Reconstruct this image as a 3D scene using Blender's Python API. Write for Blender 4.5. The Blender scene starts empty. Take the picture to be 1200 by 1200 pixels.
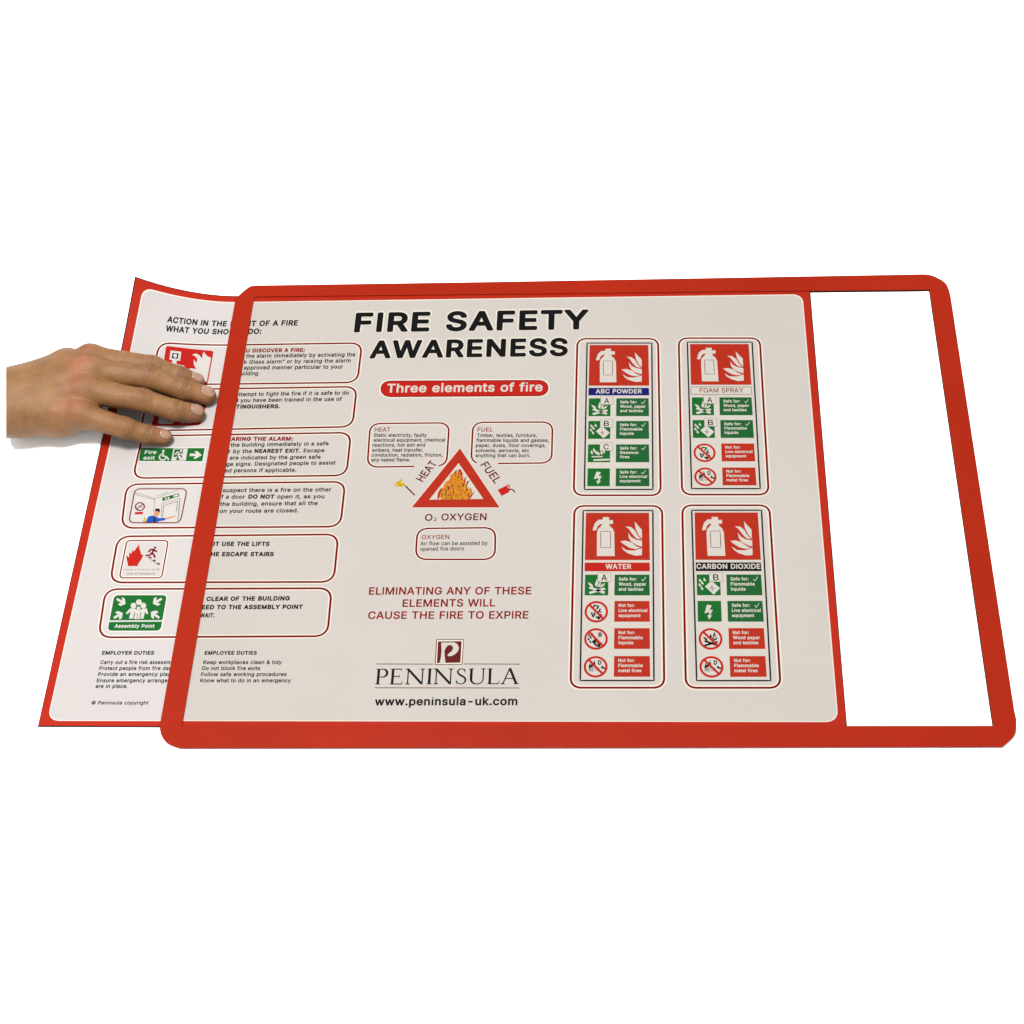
import bpy, math, os
import numpy as np
from mathutils import Matrix, Vector
from mathutils.geometry import delaunay_2d_cdt

# ------------------------------------------------------------------ camera, light, exposure
scene = bpy.context.scene
COL = scene.collection
CAM_LOC = np.array([0.03432628077156605, -0.7512968583143758, 1.0604428490705848])
CAM_ROT = np.array([[0.9974743941560237, 0.00621245981813516, 0.07075477613618505],
                    [0.034997139184310924, 0.8238587933388689, -0.565713610307492],
                    [-0.06180641756312669, 0.5667610554556752, 0.8215606324348688]])
FOCAL = 1900.0                      # focal length in pixels of the 1200 px photograph
cam_data = bpy.data.cameras.new('camera')
cam_data.sensor_width = 36.0
cam_data.lens = 36.0 * FOCAL / 1200.0
cam_data.clip_start = 0.05
cam_data.clip_end = 60.0
cam = bpy.data.objects.new('camera', cam_data)
COL.objects.link(cam)
M4 = Matrix.Identity(4)
for i in range(3):
    for j in range(3):
        M4[i][j] = CAM_ROT[i][j]
    M4[i][3] = CAM_LOC[i]
cam.matrix_world = M4
scene.camera = cam

world = bpy.data.worlds.new('World')
scene.world = world
world.use_nodes = True
bg = world.node_tree.nodes['Background']
bg.inputs['Color'].default_value = (1.0, 0.995, 0.985, 1)
bg.inputs['Strength'].default_value = 0.73

def area_light(name, loc, target, size, energy, colour):
    ld = bpy.data.lights.new(name, 'AREA')
    ld.shape = 'SQUARE'
    ld.size = size
    ld.energy = energy
    ld.color = colour
    lo = bpy.data.objects.new(name, ld)
    COL.objects.link(lo)
    lo.location = loc
    d = Vector(target) - Vector(loc)
    lo.rotation_euler = d.to_track_quat('-Z', 'Y').to_euler()
    return lo

area_light('studio_softbox', (-0.35, -0.12, 2.1), (-0.1, 0.0, 0.0), 0.42, 57.0, (1.0, 0.985, 0.96))

scene.view_settings.view_transform = 'Standard'
scene.view_settings.look = 'None'
scene.view_settings.exposure = 0.60
scene.view_settings.gamma = 1.0
scene.view_settings.use_curve_mapping = False
scene.cycles.max_bounces = 8
scene.cycles.transparent_max_bounces = 16

# ------------------------------------------------------------------ levels (metres)
Z_FRAME_TOP = 0.0023
Z_PANE = 0.00172
Z_POSTER = 0.0013
LZ = 0.000025                        # one layer of print

def ray(px, py):
    d = CAM_ROT @ np.array([(px - 600.0) / FOCAL, (600.0 - py) / FOCAL, -1.0])
    return d

def P3(px, py, z):
    """The point at height z that the photograph shows at (px, py)."""
    d = ray(px, py)
    return CAM_LOC + d * ((z - CAM_LOC[2]) / d[2])

def P2(px, py, z=Z_POSTER):
    return P3(px, py, z)[:2]

# ------------------------------------------------------------------ materials
EXPO = 0.605                         # the table is exposed to pure white; everything on it sits this much lower
def mat(name, colour, rough=0.5, spec=0.3, noise=0.0, nscale=60.0, bump=0.0, bscale=400.0, metal=0.0):
    if name != 'white_table':
        colour = tuple(c * EXPO for c in colour)
    if name.split('_')[0] in ('paper', 'pale', 'print', 'card'):
        colour = tuple(c * 0.875 for c in colour)      # reflectance of ink and paper stock
        spec *= 0.3
    m = bpy.data.materials.new(name)
    m.use_nodes = True
    nt = m.node_tree
    b = nt.nodes['Principled BSDF']
    b.inputs['Base Color'].default_value = (*colour, 1)
    b.inputs['Roughness'].default_value = rough
    b.inputs['Specular IOR Level'].default_value = spec
    b.inputs['Metallic'].default_value = metal
    tc = nt.nodes.new('ShaderNodeTexCoord')
    if noise > 0:
        n = nt.nodes.new('ShaderNodeTexNoise')
        n.inputs['Scale'].default_value = nscale
        n.inputs['Detail'].default_value = 5
        nt.links.new(tc.outputs['Object'], n.inputs['Vector'])
        r = nt.nodes.new('ShaderNodeValToRGB')
        r.color_ramp.elements[0].position = 0.3
        r.color_ramp.elements[1].position = 0.7
        r.color_ramp.elements[0].color = (*[c * (1 - noise) for c in colour], 1)
        r.color_ramp.elements[1].color = (*[min(1, c * (1 + noise)) for c in colour], 1)
        nt.links.new(n.outputs['Fac'], r.inputs['Fac'])
        nt.links.new(r.outputs['Color'], b.inputs['Base Color'])
    if bump > 0:
        n2 = nt.nodes.new('ShaderNodeTexNoise')
        n2.inputs['Scale'].default_value = bscale
        n2.inputs['Detail'].default_value = 3
        nt.links.new(tc.outputs['Object'], n2.inputs['Vector'])
        bp = nt.nodes.new('ShaderNodeBump')
        bp.inputs['Strength'].default_value = bump
        bp.inputs['Distance'].default_value = 0.0005
        nt.links.new(n2.outputs['Fac'], bp.inputs['Height'])
        nt.links.new(bp.outputs['Normal'], b.inputs['Normal'])
    return m

GROUND = mat('white_table', (0.93, 0.93, 0.93), 0.9, 0.0, noise=0.004, nscale=3)
PAPER = mat('paper', (0.522, 0.491, 0.480), 0.55, 0.10, noise=0.018, nscale=9, bump=0.02, bscale=700)
HALO = mat('pale_halo_print', (0.70, 0.66, 0.60), 0.55, 0.10)  # bright sharpening halo put into the colour along edges; plain pale print on the emblem
PRINT_WHITE = mat('print_white', (0.545, 0.515, 0.49), 0.55, 0.1, noise=0.02, nscale=200)
TITLE_HALO = mat('print_title_halo', (0.66, 0.62, 0.57), 0.55, 0.1)  # bright sharpening halo around the title letters, painted as a pale rim
CARD_RED = mat('card_red', (0.41, 0.020, 0.008), 0.45, 0.15, noise=0.05, nscale=30)
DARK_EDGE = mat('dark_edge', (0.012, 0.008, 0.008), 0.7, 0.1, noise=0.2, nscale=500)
FRAME_RED = mat('frame_red', (0.287, 0.0135, 0.0022), 0.45, 0.05, noise=0.09, nscale=7, bump=0.10, bscale=900)
P_RED = mat('print_red', (0.385, 0.023, 0.010), 0.5, 0.12, noise=0.05, nscale=150)
P_RED_L = mat('print_signal_red', (0.42, 0.012, 0.008), 0.5, 0.12, noise=0.06, nscale=150)
P_LINE = mat('print_line_red', (0.165, 0.002, 0.004), 0.5, 0.1, noise=0.25, nscale=300)
P_TEXTRED = mat('print_text_red', (0.21, 0.007, 0.006), 0.5, 0.1, noise=0.1, nscale=300)
P_BLACK = mat('print_black', (0.006, 0.006, 0.008), 0.5, 0.1, noise=0.2, nscale=300)
P_GREEN = mat('print_green', (0.008, 0.118, 0.020), 0.5, 0.1, noise=0.07, nscale=150)
P_GREEN_D = mat('print_dark_green', (0.012, 0.100, 0.026), 0.5, 0.1, noise=0.07, nscale=150)
P_BLUE = mat('print_blue', (0.007, 0.010, 0.14), 0.5, 0.1, noise=0.08, nscale=150)
P_MAROON = mat('print_maroon', (0.115, 0.010, 0.012), 0.5, 0.1, noise=0.15, nscale=200)
P_BROWN = mat('print_brown_line', (0.16, 0.075, 0.055), 0.5, 0.1)
P_ORANGE = mat('print_orange', (0.52, 0.18, 0.015), 0.5, 0.1, noise=0.5, nscale=700)
P_YELLOW = mat('print_yellow', (0.50, 0.33, 0.02), 0.5, 0.1, noise=0.3, nscale=700)
P_SHIRT = mat('print_shirt_blue', (0.012, 0.075, 0.36), 0.5, 0.1)
P_SKIN = mat('print_skin', (0.50, 0.26, 0.11), 0.5, 0.1)
P_GREY = mat('print_grey_line', (0.19, 0.17, 0.18), 0.5, 0.1)
P_TAN = mat('print_brown_grey', (0.20, 0.15, 0.14), 0.5, 0.1)

PANE = bpy.data.materials.new('clear_plastic')
PANE.use_nodes = True
_nt = PANE.node_tree
for n in list(_nt.nodes):
    _nt.nodes.remove(n)
_o = _nt.nodes.new('ShaderNodeOutputMaterial')
_t = _nt.nodes.new('ShaderNodeBsdfTransparent')
_t.inputs['Color'].default_value = (0.969, 0.966, 0.952, 1)
_nt.links.new(_t.outputs[0], _o.inputs['Surface'])

# ------------------------------------------------------------------ object helpers
def link(name, data, parent=None):
    o = bpy.data.objects.new(name, data)
    COL.objects.link(o)
    if parent is not None:
        o.parent = parent
    return o

def thing(o, label, cat, group=None):
    o['label'] = label
    o['category'] = cat
    if group:
        o['group'] = group
    return o

def mesh_obj(name, verts, faces, mats, idx=None, parent=None, smooth=False):
    me = bpy.data.meshes.new(name)
    me.from_pydata([tuple(map(float, v)) for v in verts], [], [tuple(map(int, f)) for f in faces])
    for m in mats:
        me.materials.append(m)
    if idx is not None:
        me.polygons.foreach_set('material_index', np.array(idx, dtype=np.int32))
    if smooth:
        me.polygons.foreach_set('use_smooth', np.ones(len(me.polygons), dtype=bool))
    me.update()
    return link(name, me, parent)

# the part of the poster outside the frame curls up towards its far left corner
_A = P2(276, 349, Z_FRAME_TOP); _B = P2(187, 851, Z_FRAME_TOP)
_C = P2(157, 350); _D = P2(45, 850)
_dir = (_A - _B) / np.linalg.norm(_A - _B)
_nrm = np.array([-_dir[1], _dir[0]])          # points left, away from the frame
_smax = float((_C - _A) @ _nrm)
_len = float(np.linalg.norm(_A - _B))
CURL = 0.0265
def curl(x, y):
    x = np.asarray(x, float); y = np.asarray(y, float)
    s = np.clip(((x - _A[0]) * _nrm[0] + (y - _A[1]) * _nrm[1]) / _smax, 0, 1.3)
    v = np.clip(((_A[0] - x) * _dir[0] + (_A[1] - y) * _dir[1]) / _len, -0.05, 1)
    g = np.clip(1 - np.maximum(v, 0) / 0.33, 0, 1) ** 2
    return CURL * s ** 1.75 * g

def bend(xy):
    """Flat plane points to the curled sheet: lifted and drawn in towards the frame."""
    xy = np.asarray(xy, float)
    z = curl(xy[:, 0], xy[:, 1])
    return np.column_stack([xy - np.outer(0.31 * z, _nrm), z])

def ccw(p):
    p = [tuple(map(float, q)) for q in p]
    a = sum(p[i][0] * p[(i + 1) % len(p)][1] - p[(i + 1) % len(p)][0] * p[i][1] for i in range(len(p)))
    return p if a > 0 else p[::-1]

def union(polys, extra=()):
    """Triangles of the union of simple polygons."""
    vs, fs = [], []
    for p in polys:
        p = ccw(p)
        fs.append(list(range(len(vs), len(vs) + len(p))))
        vs += p
    s = 1.0
    if vs:
        ext = max(max(abs(c) for c in v) for v in vs)
        s = 1.0 / max(ext, 1e-9)
    vv = [Vector((v[0] * s, v[1] * s)) for v in vs] + [Vector((v[0] * s, v[1] * s)) for v in extra]
    ov, oe, of, _, _, orf = delaunay_2d_cdt(vv, [], fs, 0, 1e-7, True)
    tris = [f for f, r in zip(of, orf) if r]
    return np.array([(v.x / s, v.y / s) for v in ov]), tris

def dense(p, step, closed=True):
    out = []
    n = len(p)
    for i in range(n if closed else n - 1):
        a = np.array(p[i]); b = np.array(p[(i + 1) % n])
        k = max(1, int(math.ceil(np.linalg.norm(b - a) / step)))
        for t in range(k):
            out.append(a + (b - a) * t / k)
    if not closed:
        out.append(np.array(p[-1]))
    return out

class Art:
    """Flat print on the poster: shapes in plane coordinates, several inks, one mesh."""
    def __init__(self):
        self.v = []; self.f = []; self.m = []; self.mats = []; self.n = 0
    def mi(self, m):
        if m not in self.mats:
            self.mats.append(m)
        return self.mats.index(m)
    def tris(self, xy, faces, m, layer):
        xy = np.asarray(xy, float)
        self.v.append(bend(xy) + np.array([0, 0, Z_POSTER + LZ * layer]))
        k = self.mi(m)
        for f in faces:
            self.f.append(tuple(i + self.n for i in f)); self.m.append(k)
        self.n += len(xy)
    def fill(self, polys, m, layer, step=0.004):
        polys = [dense(p, step) for p in polys]
        a = np.concatenate([np.array(p) for p in polys])
        lo, hi = a.min(0), a.max(0)
        ext = []
        if (hi - lo).max() > 2 * step:
            for x in np.arange(lo[0] + step / 2, hi[0], step):
                for y in np.arange(lo[1] + step / 2, hi[1], step):
                    ext.append((x, y))
        v, t = union(polys, ext)
        self.tris(v, t, m, layer)
    def px(self, poly, m, layer):
        self.fill([[P2(*q) for q in poly]], m, layer)
    def strip(self, line, w, m, layer, closed=False, step=0.004):
        """A line of width w along a smooth path (plane coordinates)."""
        p = np.array(dense([np.array(q) for q in line], step, closed))
        if closed:
            t = np.roll(p, -1, 0) - np.roll(p, 1, 0)
        else:
            t = np.gradient(p, axis=0)
        t /= np.maximum(np.linalg.norm(t, axis=1, keepdims=True), 1e-12)
        n = np.column_stack([-t[:, 1], t[:, 0]]) * (w / 2)
        k = len(p)
        v = np.concatenate([p + n, p - n])
        fs = [(i, i + k, (i + 1) % k + k, (i + 1) % k) for i in range(k if closed else k - 1)]
        self.tris(v, fs, m, layer)
    def stroke(self, line, w, m, layer, closed=False):
        """A line with round joints and ends (plane coordinates)."""
        self.fill(stroke_polys(line, w, closed), m, layer, 0.02)
    def build(self, name, parent):
        return mesh_obj(name, np.concatenate(self.v), self.f, self.mats, self.m, parent)

def stroke_polys(line, w, closed=False):
    line = [np.array(q, float) for q in line]
    out = []
    r = w / 2
    n = len(line)
    for i in range(n if closed else n - 1):
        a, b = line[i], line[(i + 1) % n]
        d = b - a; L = np.linalg.norm(d)
        if L < 1e-9:
            continue
        q = np.array([-d[1], d[0]]) / L * r
        out.append([a - q, b - q, b + q, a + q])
    for a in line:
        out.append([a + r * np.array([math.cos(t), math.sin(t)]) for t in np.arange(8) * math.pi / 4 + 0.2])
    return out

def round_quad(c, r, n=6):
    """Rounded outline of a quadrilateral in plane coordinates."""
    c = [np.array(q, float) for q in c]
    out = []
    for i in range(4):
        p, a, b = c[i], c[i - 1], c[(i + 1) % 4]
        ua = (a - p) / np.linalg.norm(a - p); ub = (b - p) / np.linalg.norm(b - p)
        p0, p1 = p + ua * r, p + ub * r
        for k in range(n + 1):
            t = k / n
            out.append((1 - t) ** 2 * p0 * 1.0 + 2 * t * (1 - t) * (p * 0.86 + (p0 + p1) * 0.07) + t ** 2 * p1)
    return out

def px_round(c, r, n=6):
    return round_quad([P2(*q) for q in c], r, n)

# ------------------------------------------------------------------ lettering
_fd = os.path.join(bpy.utils.resource_path('LOCAL'), 'datafiles', 'fonts', 'Inter.woff2')
try:
    FONT = bpy.data.fonts.load(_fd)
except Exception:
    FONT = None
_GC = {}
def _contours(body):
    c = bpy.data.curves.new('t', 'FONT')
    c.body = body
    if FONT:
        c.font = FONT
    o = bpy.data.objects.new('t', c)
    COL.objects.link(o)
    dg = bpy.context.evaluated_depsgraph_get()
    cu = o.evaluated_get(dg).to_curve(dg)
    out = []
    for sp in cu.splines:
        pts = []
        if sp.type == 'BEZIER':
            b = sp.bezier_points
            n = len(b)
            for i in range(n):
                p0, h0 = np.array(b[i].co[:2]), np.array(b[i].handle_right[:2])
                h1, p1 = np.array(b[(i + 1) % n].handle_left[:2]), np.array(b[(i + 1) % n].co[:2])
                d = p1 - p0
                L = np.linalg.norm(d)
                if L < 1e-7:
                    continue
                dev = max(abs(np.cross(d, h0 - p0)), abs(np.cross(d, h1 - p0))) / L
                k = 1 if dev < 0.003 else (3 if dev < 0.06 else 5)
                for t in np.arange(k) / k:
                    pts.append((1 - t) ** 3 * p0 + 3 * t * (1 - t) ** 2 * h0 + 3 * t * t * (1 - t) * h1 + t ** 3 * p1)
        else:
            pts = [np.array(q.co[:2]) for q in sp.points]
        if len(pts) > 2:
            out.append(pts)
    o.evaluated_get(dg).to_curve_clear()
    bpy.data.objects.remove(o)
    bpy.data.curves.remove(c)
    return out
_HC = _contours('H')
_H = np.concatenate([np.array(c) for c in _HC])
CAP = float(_H[:, 1].max()); _HL = float(_H[:, 0].min())

def _winding(p, cs):
    w = 0
    x, y = p
    for c in cs:
        x0, y0 = c[:, 0], c[:, 1]
        x1, y1 = np.roll(x0, -1), np.roll(y0, -1)
        cr = (x1 - x0) * (y - y0) - (x - x0) * (y1 - y0)
        w += int(np.sum((y0 <= y) & (y1 > y) & (cr > 0))) - int(np.sum((y0 > y) & (y1 <= y) & (cr < 0)))
    return w

def glyph(ch, bold):
    key = (ch, bold)
    if key in _GC:
        return _GC[key]
    if ch in 'iIl':                                   # plain upright bars
        k = CAP / 0.727
        s = 0.083 * k
        x = 0.085 * k
        box = lambda y0, y1: [(x, y0 * k), (x + s, y0 * k), (x + s, y1 * k), (x, y1 * k)]
        ps = {'I': [box(0, 0.727)], 'l': [box(0, 0.75)], 'i': [box(0, 0.53), box(0.675, 0.75)]}[ch]
        V, T = union(ps + [q for p in ps for q in (stroke_polys(p, bold * (1 if p is ps[0] else 0.6), True) if bold > 0 else [])])
        _GC[key] = (V, T, 2 * x + s)
        return _GC[key]
    cs = _contours(ch + 'H')
    tail = cs[len(cs) - len(_HC):]
    adv = float(np.concatenate([np.array(c) for c in tail])[:, 0].min()) - _HL
    cs = [np.array(c) for c in cs[:len(cs) - len(_HC)]]
    if not cs:
        if ch == ' ':
            adv = 0.22
        _GC[key] = (np.zeros((0, 2)), [], adv)
        return _GC[key]
    vs, es = [], []
    for c in cs:
        n0 = len(vs)
        vs += [Vector((float(a), float(b))) for a, b in c]
        es += [(n0 + i, n0 + (i + 1) % len(c)) for i in range(len(c))]
    ov, _, of, _, _, _ = delaunay_2d_cdt(vs, es, [], 0, 1e-6, True)
    V = np.array([(v.x, v.y) for v in ov])
    T = [f for f in of if _winding(V[list(f)].mean(0), cs) != 0]
    if bold > 0:
        polys = [[V[i] for i in f] for f in T]
        for c in cs:
            polys += stroke_polys(list(c), bold, True)
        V, T = union(polys)
        used = sorted({i for f in T for i in f})
        mp = {a: b for b, a in enumerate(used)}
        V = V[used]; T = [tuple(mp[i] for i in f) for f in T]
    _GC[key] = (V, T, adv)
    return _GC[key]

def text(art, s, a, b, cap, m, bold=0.05, layer=4, vis=0, cap_m=None, track=None):
    """Letters of s[vis:] run from pixel a to pixel b along the baseline; cap = height of capitals in pixels of the photograph."""
    bold *= 0.6
    track = 0.6 * bold if track is None else track
    pen = 0.0; places = []
    for ch in s:
        V, T, adv = glyph(ch, bold)
        places.append((pen, V, T))
        pen += adv + track
    xs0 = next(p + V[:, 0].min() for p, V, T in places[vis:] if len(V))
    xs1 = next(p + V[:, 0].max() for p, V, T in places[::-1] if len(V))
    A, B = P2(*a), P2(*b)
    L = np.linalg.norm(B - A)
    ex = (B - A) / L
    ey = np.array([-ex[1], ex[0]])
    sx = L / (xs1 - xs0)
    if cap_m is None:
        mx, my = (a[0] + b[0]) / 2, (a[1] + b[1]) / 2
        cap_m = abs(float(P2(mx, my - cap)[1] - P2(mx, my)[1]))
    sy = cap_m / (CAP + bold * 0.9)
    for p, V, T in places:
        if len(V):
            q = A + np.outer((V[:, 0] + p - xs0) * sx, ex) + np.outer((V[:, 1] + bold * 0.45) * sy, ey)
            art.tris(q, T, m, layer)

# ------------------------------------------------------------------ the setting
g = mesh_obj('ground', [(-4, -4, -0.0002), (4, -4, -0.0002), (4, 4, -0.0002), (-4, 4, -0.0002)], [(0, 1, 2, 3)], [GROUND])
g['kind'] = 'structure'

# ------------------------------------------------------------------ the frame
def smooth_corner(pts, n=4):
    """Open chain through pts, Catmull-Rom."""
    p = [np.array(q, float) for q in pts]
    p = [2 * p[0] - p[1]] + p + [2 * p[-1] - p[-2]]
    out = []
    for i in range(1, len(p) - 2):
        for k in range(n):
            t = k / n
            out.append(0.5 * ((2 * p[i]) + (-p[i - 1] + p[i + 1]) * t + (2 * p[i - 1] - 5 * p[i] + 4 * p[i + 1] - p[i + 2]) * t * t
                              + (-p[i - 1] + 3 * p[i] - 3 * p[i + 1] + p[i + 2]) * t ** 3))
    out.append(p[-2])
    return out

corner_tl = smooth_corner([(276, 349.5), (281.5, 344.5), (287.5, 339.2), (293.5, 335.3), (299, 334.4)])
corner_tr = smooth_corner([(1083, 321.2), (1092, 322.6), (1104, 328.3), (1110, 334.3), (1113.6, 344.5)])
corner_br = smooth_corner([(1188.6, 832), (1190.6, 841), (1190.9, 850.5), (1188.6, 862), (1175, 875)])
corner_bl = smooth_corner([(211, 876.5), (204, 874.3), (196, 870.5), (190.5, 864.5), (187.6, 857), (187.2, 850)])
outer_px = corner_tl + [(570, 330.3)] + corner_tr + corner_br + [(700, 876)] + corner_bl
inner_px = [(298, 347.5), (1089.5, 339), (1164.2, 850.4), (213.4, 850.9)]
OUT = np.array([P2(*q, Z_FRAME_TOP) for q in outer_px])
INN = np.array([P2(*q, Z_FRAME_TOP) for q in inner_px])

def ring_loops(outer, inner):
    """Both loops sampled at the same angles about the middle."""
    c = inner.mean(0)
    ang = sorted({round(float(math.atan2(q[1] - c[1], q[0] - c[0])), 7) for q in np.concatenate([outer, inner])}
                 | {round(-math.pi + (k + 0.5) * 2 * math.pi / 160, 7) for k in range(160)})
    def at(loop, t):
        d = np.array([math.cos(t), math.sin(t)])
        best = None
        for i in range(len(loop)):
            a, b = loop[i] - c, loop[(i + 1) % len(loop)] - c
            e = b - a
            den = d[0] * e[1] - d[1] * e[0]
            if abs(den) < 1e-14:
                continue
            r = (a[0] * e[1] - a[1] * e[0]) / den
            u = (a[0] * d[1] - a[1] * d[0]) / den
            if r > 0 and -1e-6 <= u <= 1 + 1e-6 and (best is None or r > best):
                best = r
        return c + d * best
    o = np.array([at(outer, t) for t in ang]); i = np.array([at(inner, t) for t in ang])
    return o, i

def offset_loop(p, d):
    t = np.roll(p, -1, 0) - np.roll(p, 1, 0)
    t /= np.maximum(np.linalg.norm(t, axis=1, keepdims=True), 1e-12)
    return p + np.column_stack([t[:, 1], -t[:, 0]]) * d      # outwards for a counter-clockwise loop

def ring_mesh(name, outer, inner, z0, z1, bev, m, parent):
    o, i = ring_loops(outer, inner)
    n = len(o)
    if bev:
        prof = [(offset_loop(i, 0), z0), (offset_loop(i, 0), z1 - bev), (offset_loop(i, bev), z1), (offset_loop(o, -bev), z1),
                (o, z1 - bev), (o, z0)]
    else:
        prof = [(i, z0), (i, z1), (o, z1), (o, z0)]
    v = np.concatenate([np.column_stack([l, np.full(n, z)]) for l, z in prof])
    k = len(prof)
    fs = []
    for a in range(k):
        b = (a + 1) % k
        for j in range(n):
            j2 = (j + 1) % n
            fs.append((a * n + j, b * n + j, b * n + j2, a * n + j2))
    return mesh_obj(name, v, fs, [m], None, parent)

frame = thing(link('sign_frame', None), 'flat red plastic sign frame with rounded corners and a clear see-through window', 'frame')
ring_mesh('frame_border', OUT, INN, 0.00148, Z_FRAME_TOP, 0.00012, FRAME_RED, frame)
oo, ii = ring_loops(OUT, INN)
def mid_shift(loop, d):
    return offset_loop(loop, d)
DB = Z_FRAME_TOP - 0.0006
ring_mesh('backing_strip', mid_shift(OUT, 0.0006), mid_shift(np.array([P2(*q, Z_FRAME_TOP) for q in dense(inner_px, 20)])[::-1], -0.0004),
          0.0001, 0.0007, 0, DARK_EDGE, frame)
# clear window, set in the border
wc = INN.mean(0)
w4 = [wc + (q - wc) * 0.9988 for q in INN]
v = [(*q, Z_PANE) for q in w4] + [(*q, Z_PANE - 0.0001) for q in w4]
mesh_obj('clear_window', v, [(0, 1, 2, 3), (7, 6, 5, 4)], [PANE], None, frame)

# ------------------------------------------------------------------ the poster: red card with a paper field
poster = thing(link('poster', None), 'red edged fire safety poster half slid into the frame, its far left corner curling up', 'poster')
# corners of the card and of the paper field (as if the card lay flat)
card_px = [(157.5, 349.3), (948.3, 337.5), (992.1, 854.6), (45, 850.3)]
field_px = [(167.2, 356.6), (939.3, 346.0), (981.2, 845.0), (56.5, 843.6)]

def bil(c, u, v):
    c = [np.array(q, float) for q in c]
    return (c[0] * (1 - u) + c[1] * u) * (1 - v) + (c[3] * (1 - u) + c[2] * u) * v

def sheet_mesh(name, quad, dz, m, parent, thick=0.0, nu=220, nv=80):
    us = np.concatenate([np.linspace(0, 0.22, 70)[:-1], np.linspace(0.22, 1, 30)])
    vs = np.linspace(0, 1, nv)
    q = [P2(*p) for p in quad]
    top = np.array([bil(q, u, v) for v in vs for u in us])
    V = bend(top) + np.array([0, 0, Z_POSTER + dz])
    nu = len(us)
    F = [(j * nu + i, (j + 1) * nu + i, (j + 1) * nu + i + 1, j * nu + i + 1) for j in range(nv - 1) for i in range(nu - 1)]
    if thick:
        n = len(V)
        V = np.concatenate([V, V - np.array([0, 0, thick])])
        F += [tuple(k + n for k in f[::-1]) for f in list(F)]
        rim = [i for i in range(nu)] + [j * nu + nu - 1 for j in range(1, nv)] + [(nv - 1) * nu + i for i in range(nu - 2, -1, -1)] + [j * nu for j in range(nv - 2, 0, -1)]
        F += [(rim[k], rim[(k + 1) % len(rim)], rim[(k + 1) % len(rim)] + n, rim[k] + n) for k in range(len(rim))]
    return mesh_obj(name, V, F, [m], None, parent, smooth=False)

sheet_mesh('card', card_px, -0.00009, CARD_RED, poster, 0.0001)
grow = [(156.2, 347.9), (949.3, 337.0), (993.1, 855.0), (43.9, 851.2)]
sheet_mesh('card_back', grow, -0.0005, DARK_EDGE, poster, 0.0002)

class FieldArt(Art):
    pass
a = Art()
fld = px_round(field_px, 0.0085, 8)
a.fill([dense(px_round([(166.1, 355.5), (940.5, 344.8), (982.6, 846.2), (55.2, 844.8)], 0.0088, 8), 0.003)], HALO, 1, 0.003)
a.fill([dense(fld, 0.003)], PAPER, 2, 0.003)
a.build('paper_field', poster)

# pixel helpers for the enlarged views the print was measured in
def Z1(x, y): return (x / 4.2857, 380 + y / 4.2857)
def ZF(sx, ox, oy):
    return lambda x, y: (ox + x / sx, oy + y / sx)
ZB = ZF(4, 140, 320); ZC = ZF(4, 120, 480); ZD = ZF(4, 100, 610); ZE = ZF(3, 30, 740)
ZT = ZF(4, 400, 330); ZH = ZF(5, 420, 480); ZL = ZF(400 * 3 / 260., 400, 670)
ZX = ZF(12, 150, 515); ZS = ZF(10, 110, 625); ZA = ZF(10.91, 180, 395); ZG = ZF(9.2308, 480, 520); ZM = ZF(21.82, 500, 745)

def outline(art, quad, r, w=0.0017, m=None, halo=0.0038, layer=4):
    p = px_round(quad, r, 7)
    if halo:
        art.strip(p, halo, HALO, 3, True)
    art.strip(p, w, m or P_LINE, layer, True)

# headings
a = Art()
text(a, 'ACTION IN THE EVENT OF A FIRE', (195.0, 383.6), (348.7, 381.6), 6.4, P_BLACK, 0.11)
text(a, 'WHAT YOU SHOULD DO:', (193.2, 393.2), (306, 391.4), 6.4, P_BLACK, 0.11)
a.build('heading', poster)

a = Art()
for wgt, m, lay in ((0.195, TITLE_HALO, 3), (0.105, P_BLACK, 5)):
    text(a, 'FIRE SAFETY', (414.5 - (0.9 if lay == 3 else 0), 389.6 + (0.6 if lay == 3 else 0)), (689.5 + (0.9 if lay == 3 else 0), 385.9 + (0.6 if lay == 3 else 0)), 23.0 + (2.2 if lay == 3 else 0), m, wgt, lay, track=0.05)
    text(a, 'AWARENESS', (432.8 - (0.9 if lay == 3 else 0), 420.2 + (0.6 if lay == 3 else 0)), (665.3 + (0.9 if lay == 3 else 0), 417.2 + (0.6 if lay == 3 else 0)), 21.0 + (2.2 if lay == 3 else 0), m, wgt, lay, track=0.05)
a.build('title', poster)

# ---- the six instruction panels
def panel(quad, lines, label):
    a = Art()
    outline(a, quad, 0.0095)
    o = a.build('instruction_panel', poster)
    o['label'] = label
    b = Art()
    for s, vis, A, B, cap, m, w in lines:
        text(b, s, A, B, cap, m, w, vis=vis)
    b.build('panel_text', o)
    return o
BK, RD = P_BLACK, P_TEXTRED
R_, B_ = 0.080, 0.145
p1 = panel([(186.5, 405.6), (424.2, 402.0), (418.8, 448.2), (176, 451.2)], [
    ('IF YOU DISCOVER A FIRE:', 5, ZB(592, 373), ZB(868, 370), 4.6, RD, B_),
    ('Raise the alarm immediately by activating the', 6, ZB(592, 398), ZB(1105, 391), 4.6, BK, R_),
    ('“Break Glass alarm” or by raising the alarm', 5, ZB(583, 426), ZB(1083, 419), 4.6, BK, 0.07),
    ('in an approved manner particular to your', 6, ZB(582, 453), ZB(1047, 448), 4.6, BK, R_),
    ('building.', 1, ZB(570, 480), ZB(655, 479), 4.6, BK, R_)], 'top instruction panel with a red fire alarm picture under the hand')
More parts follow.
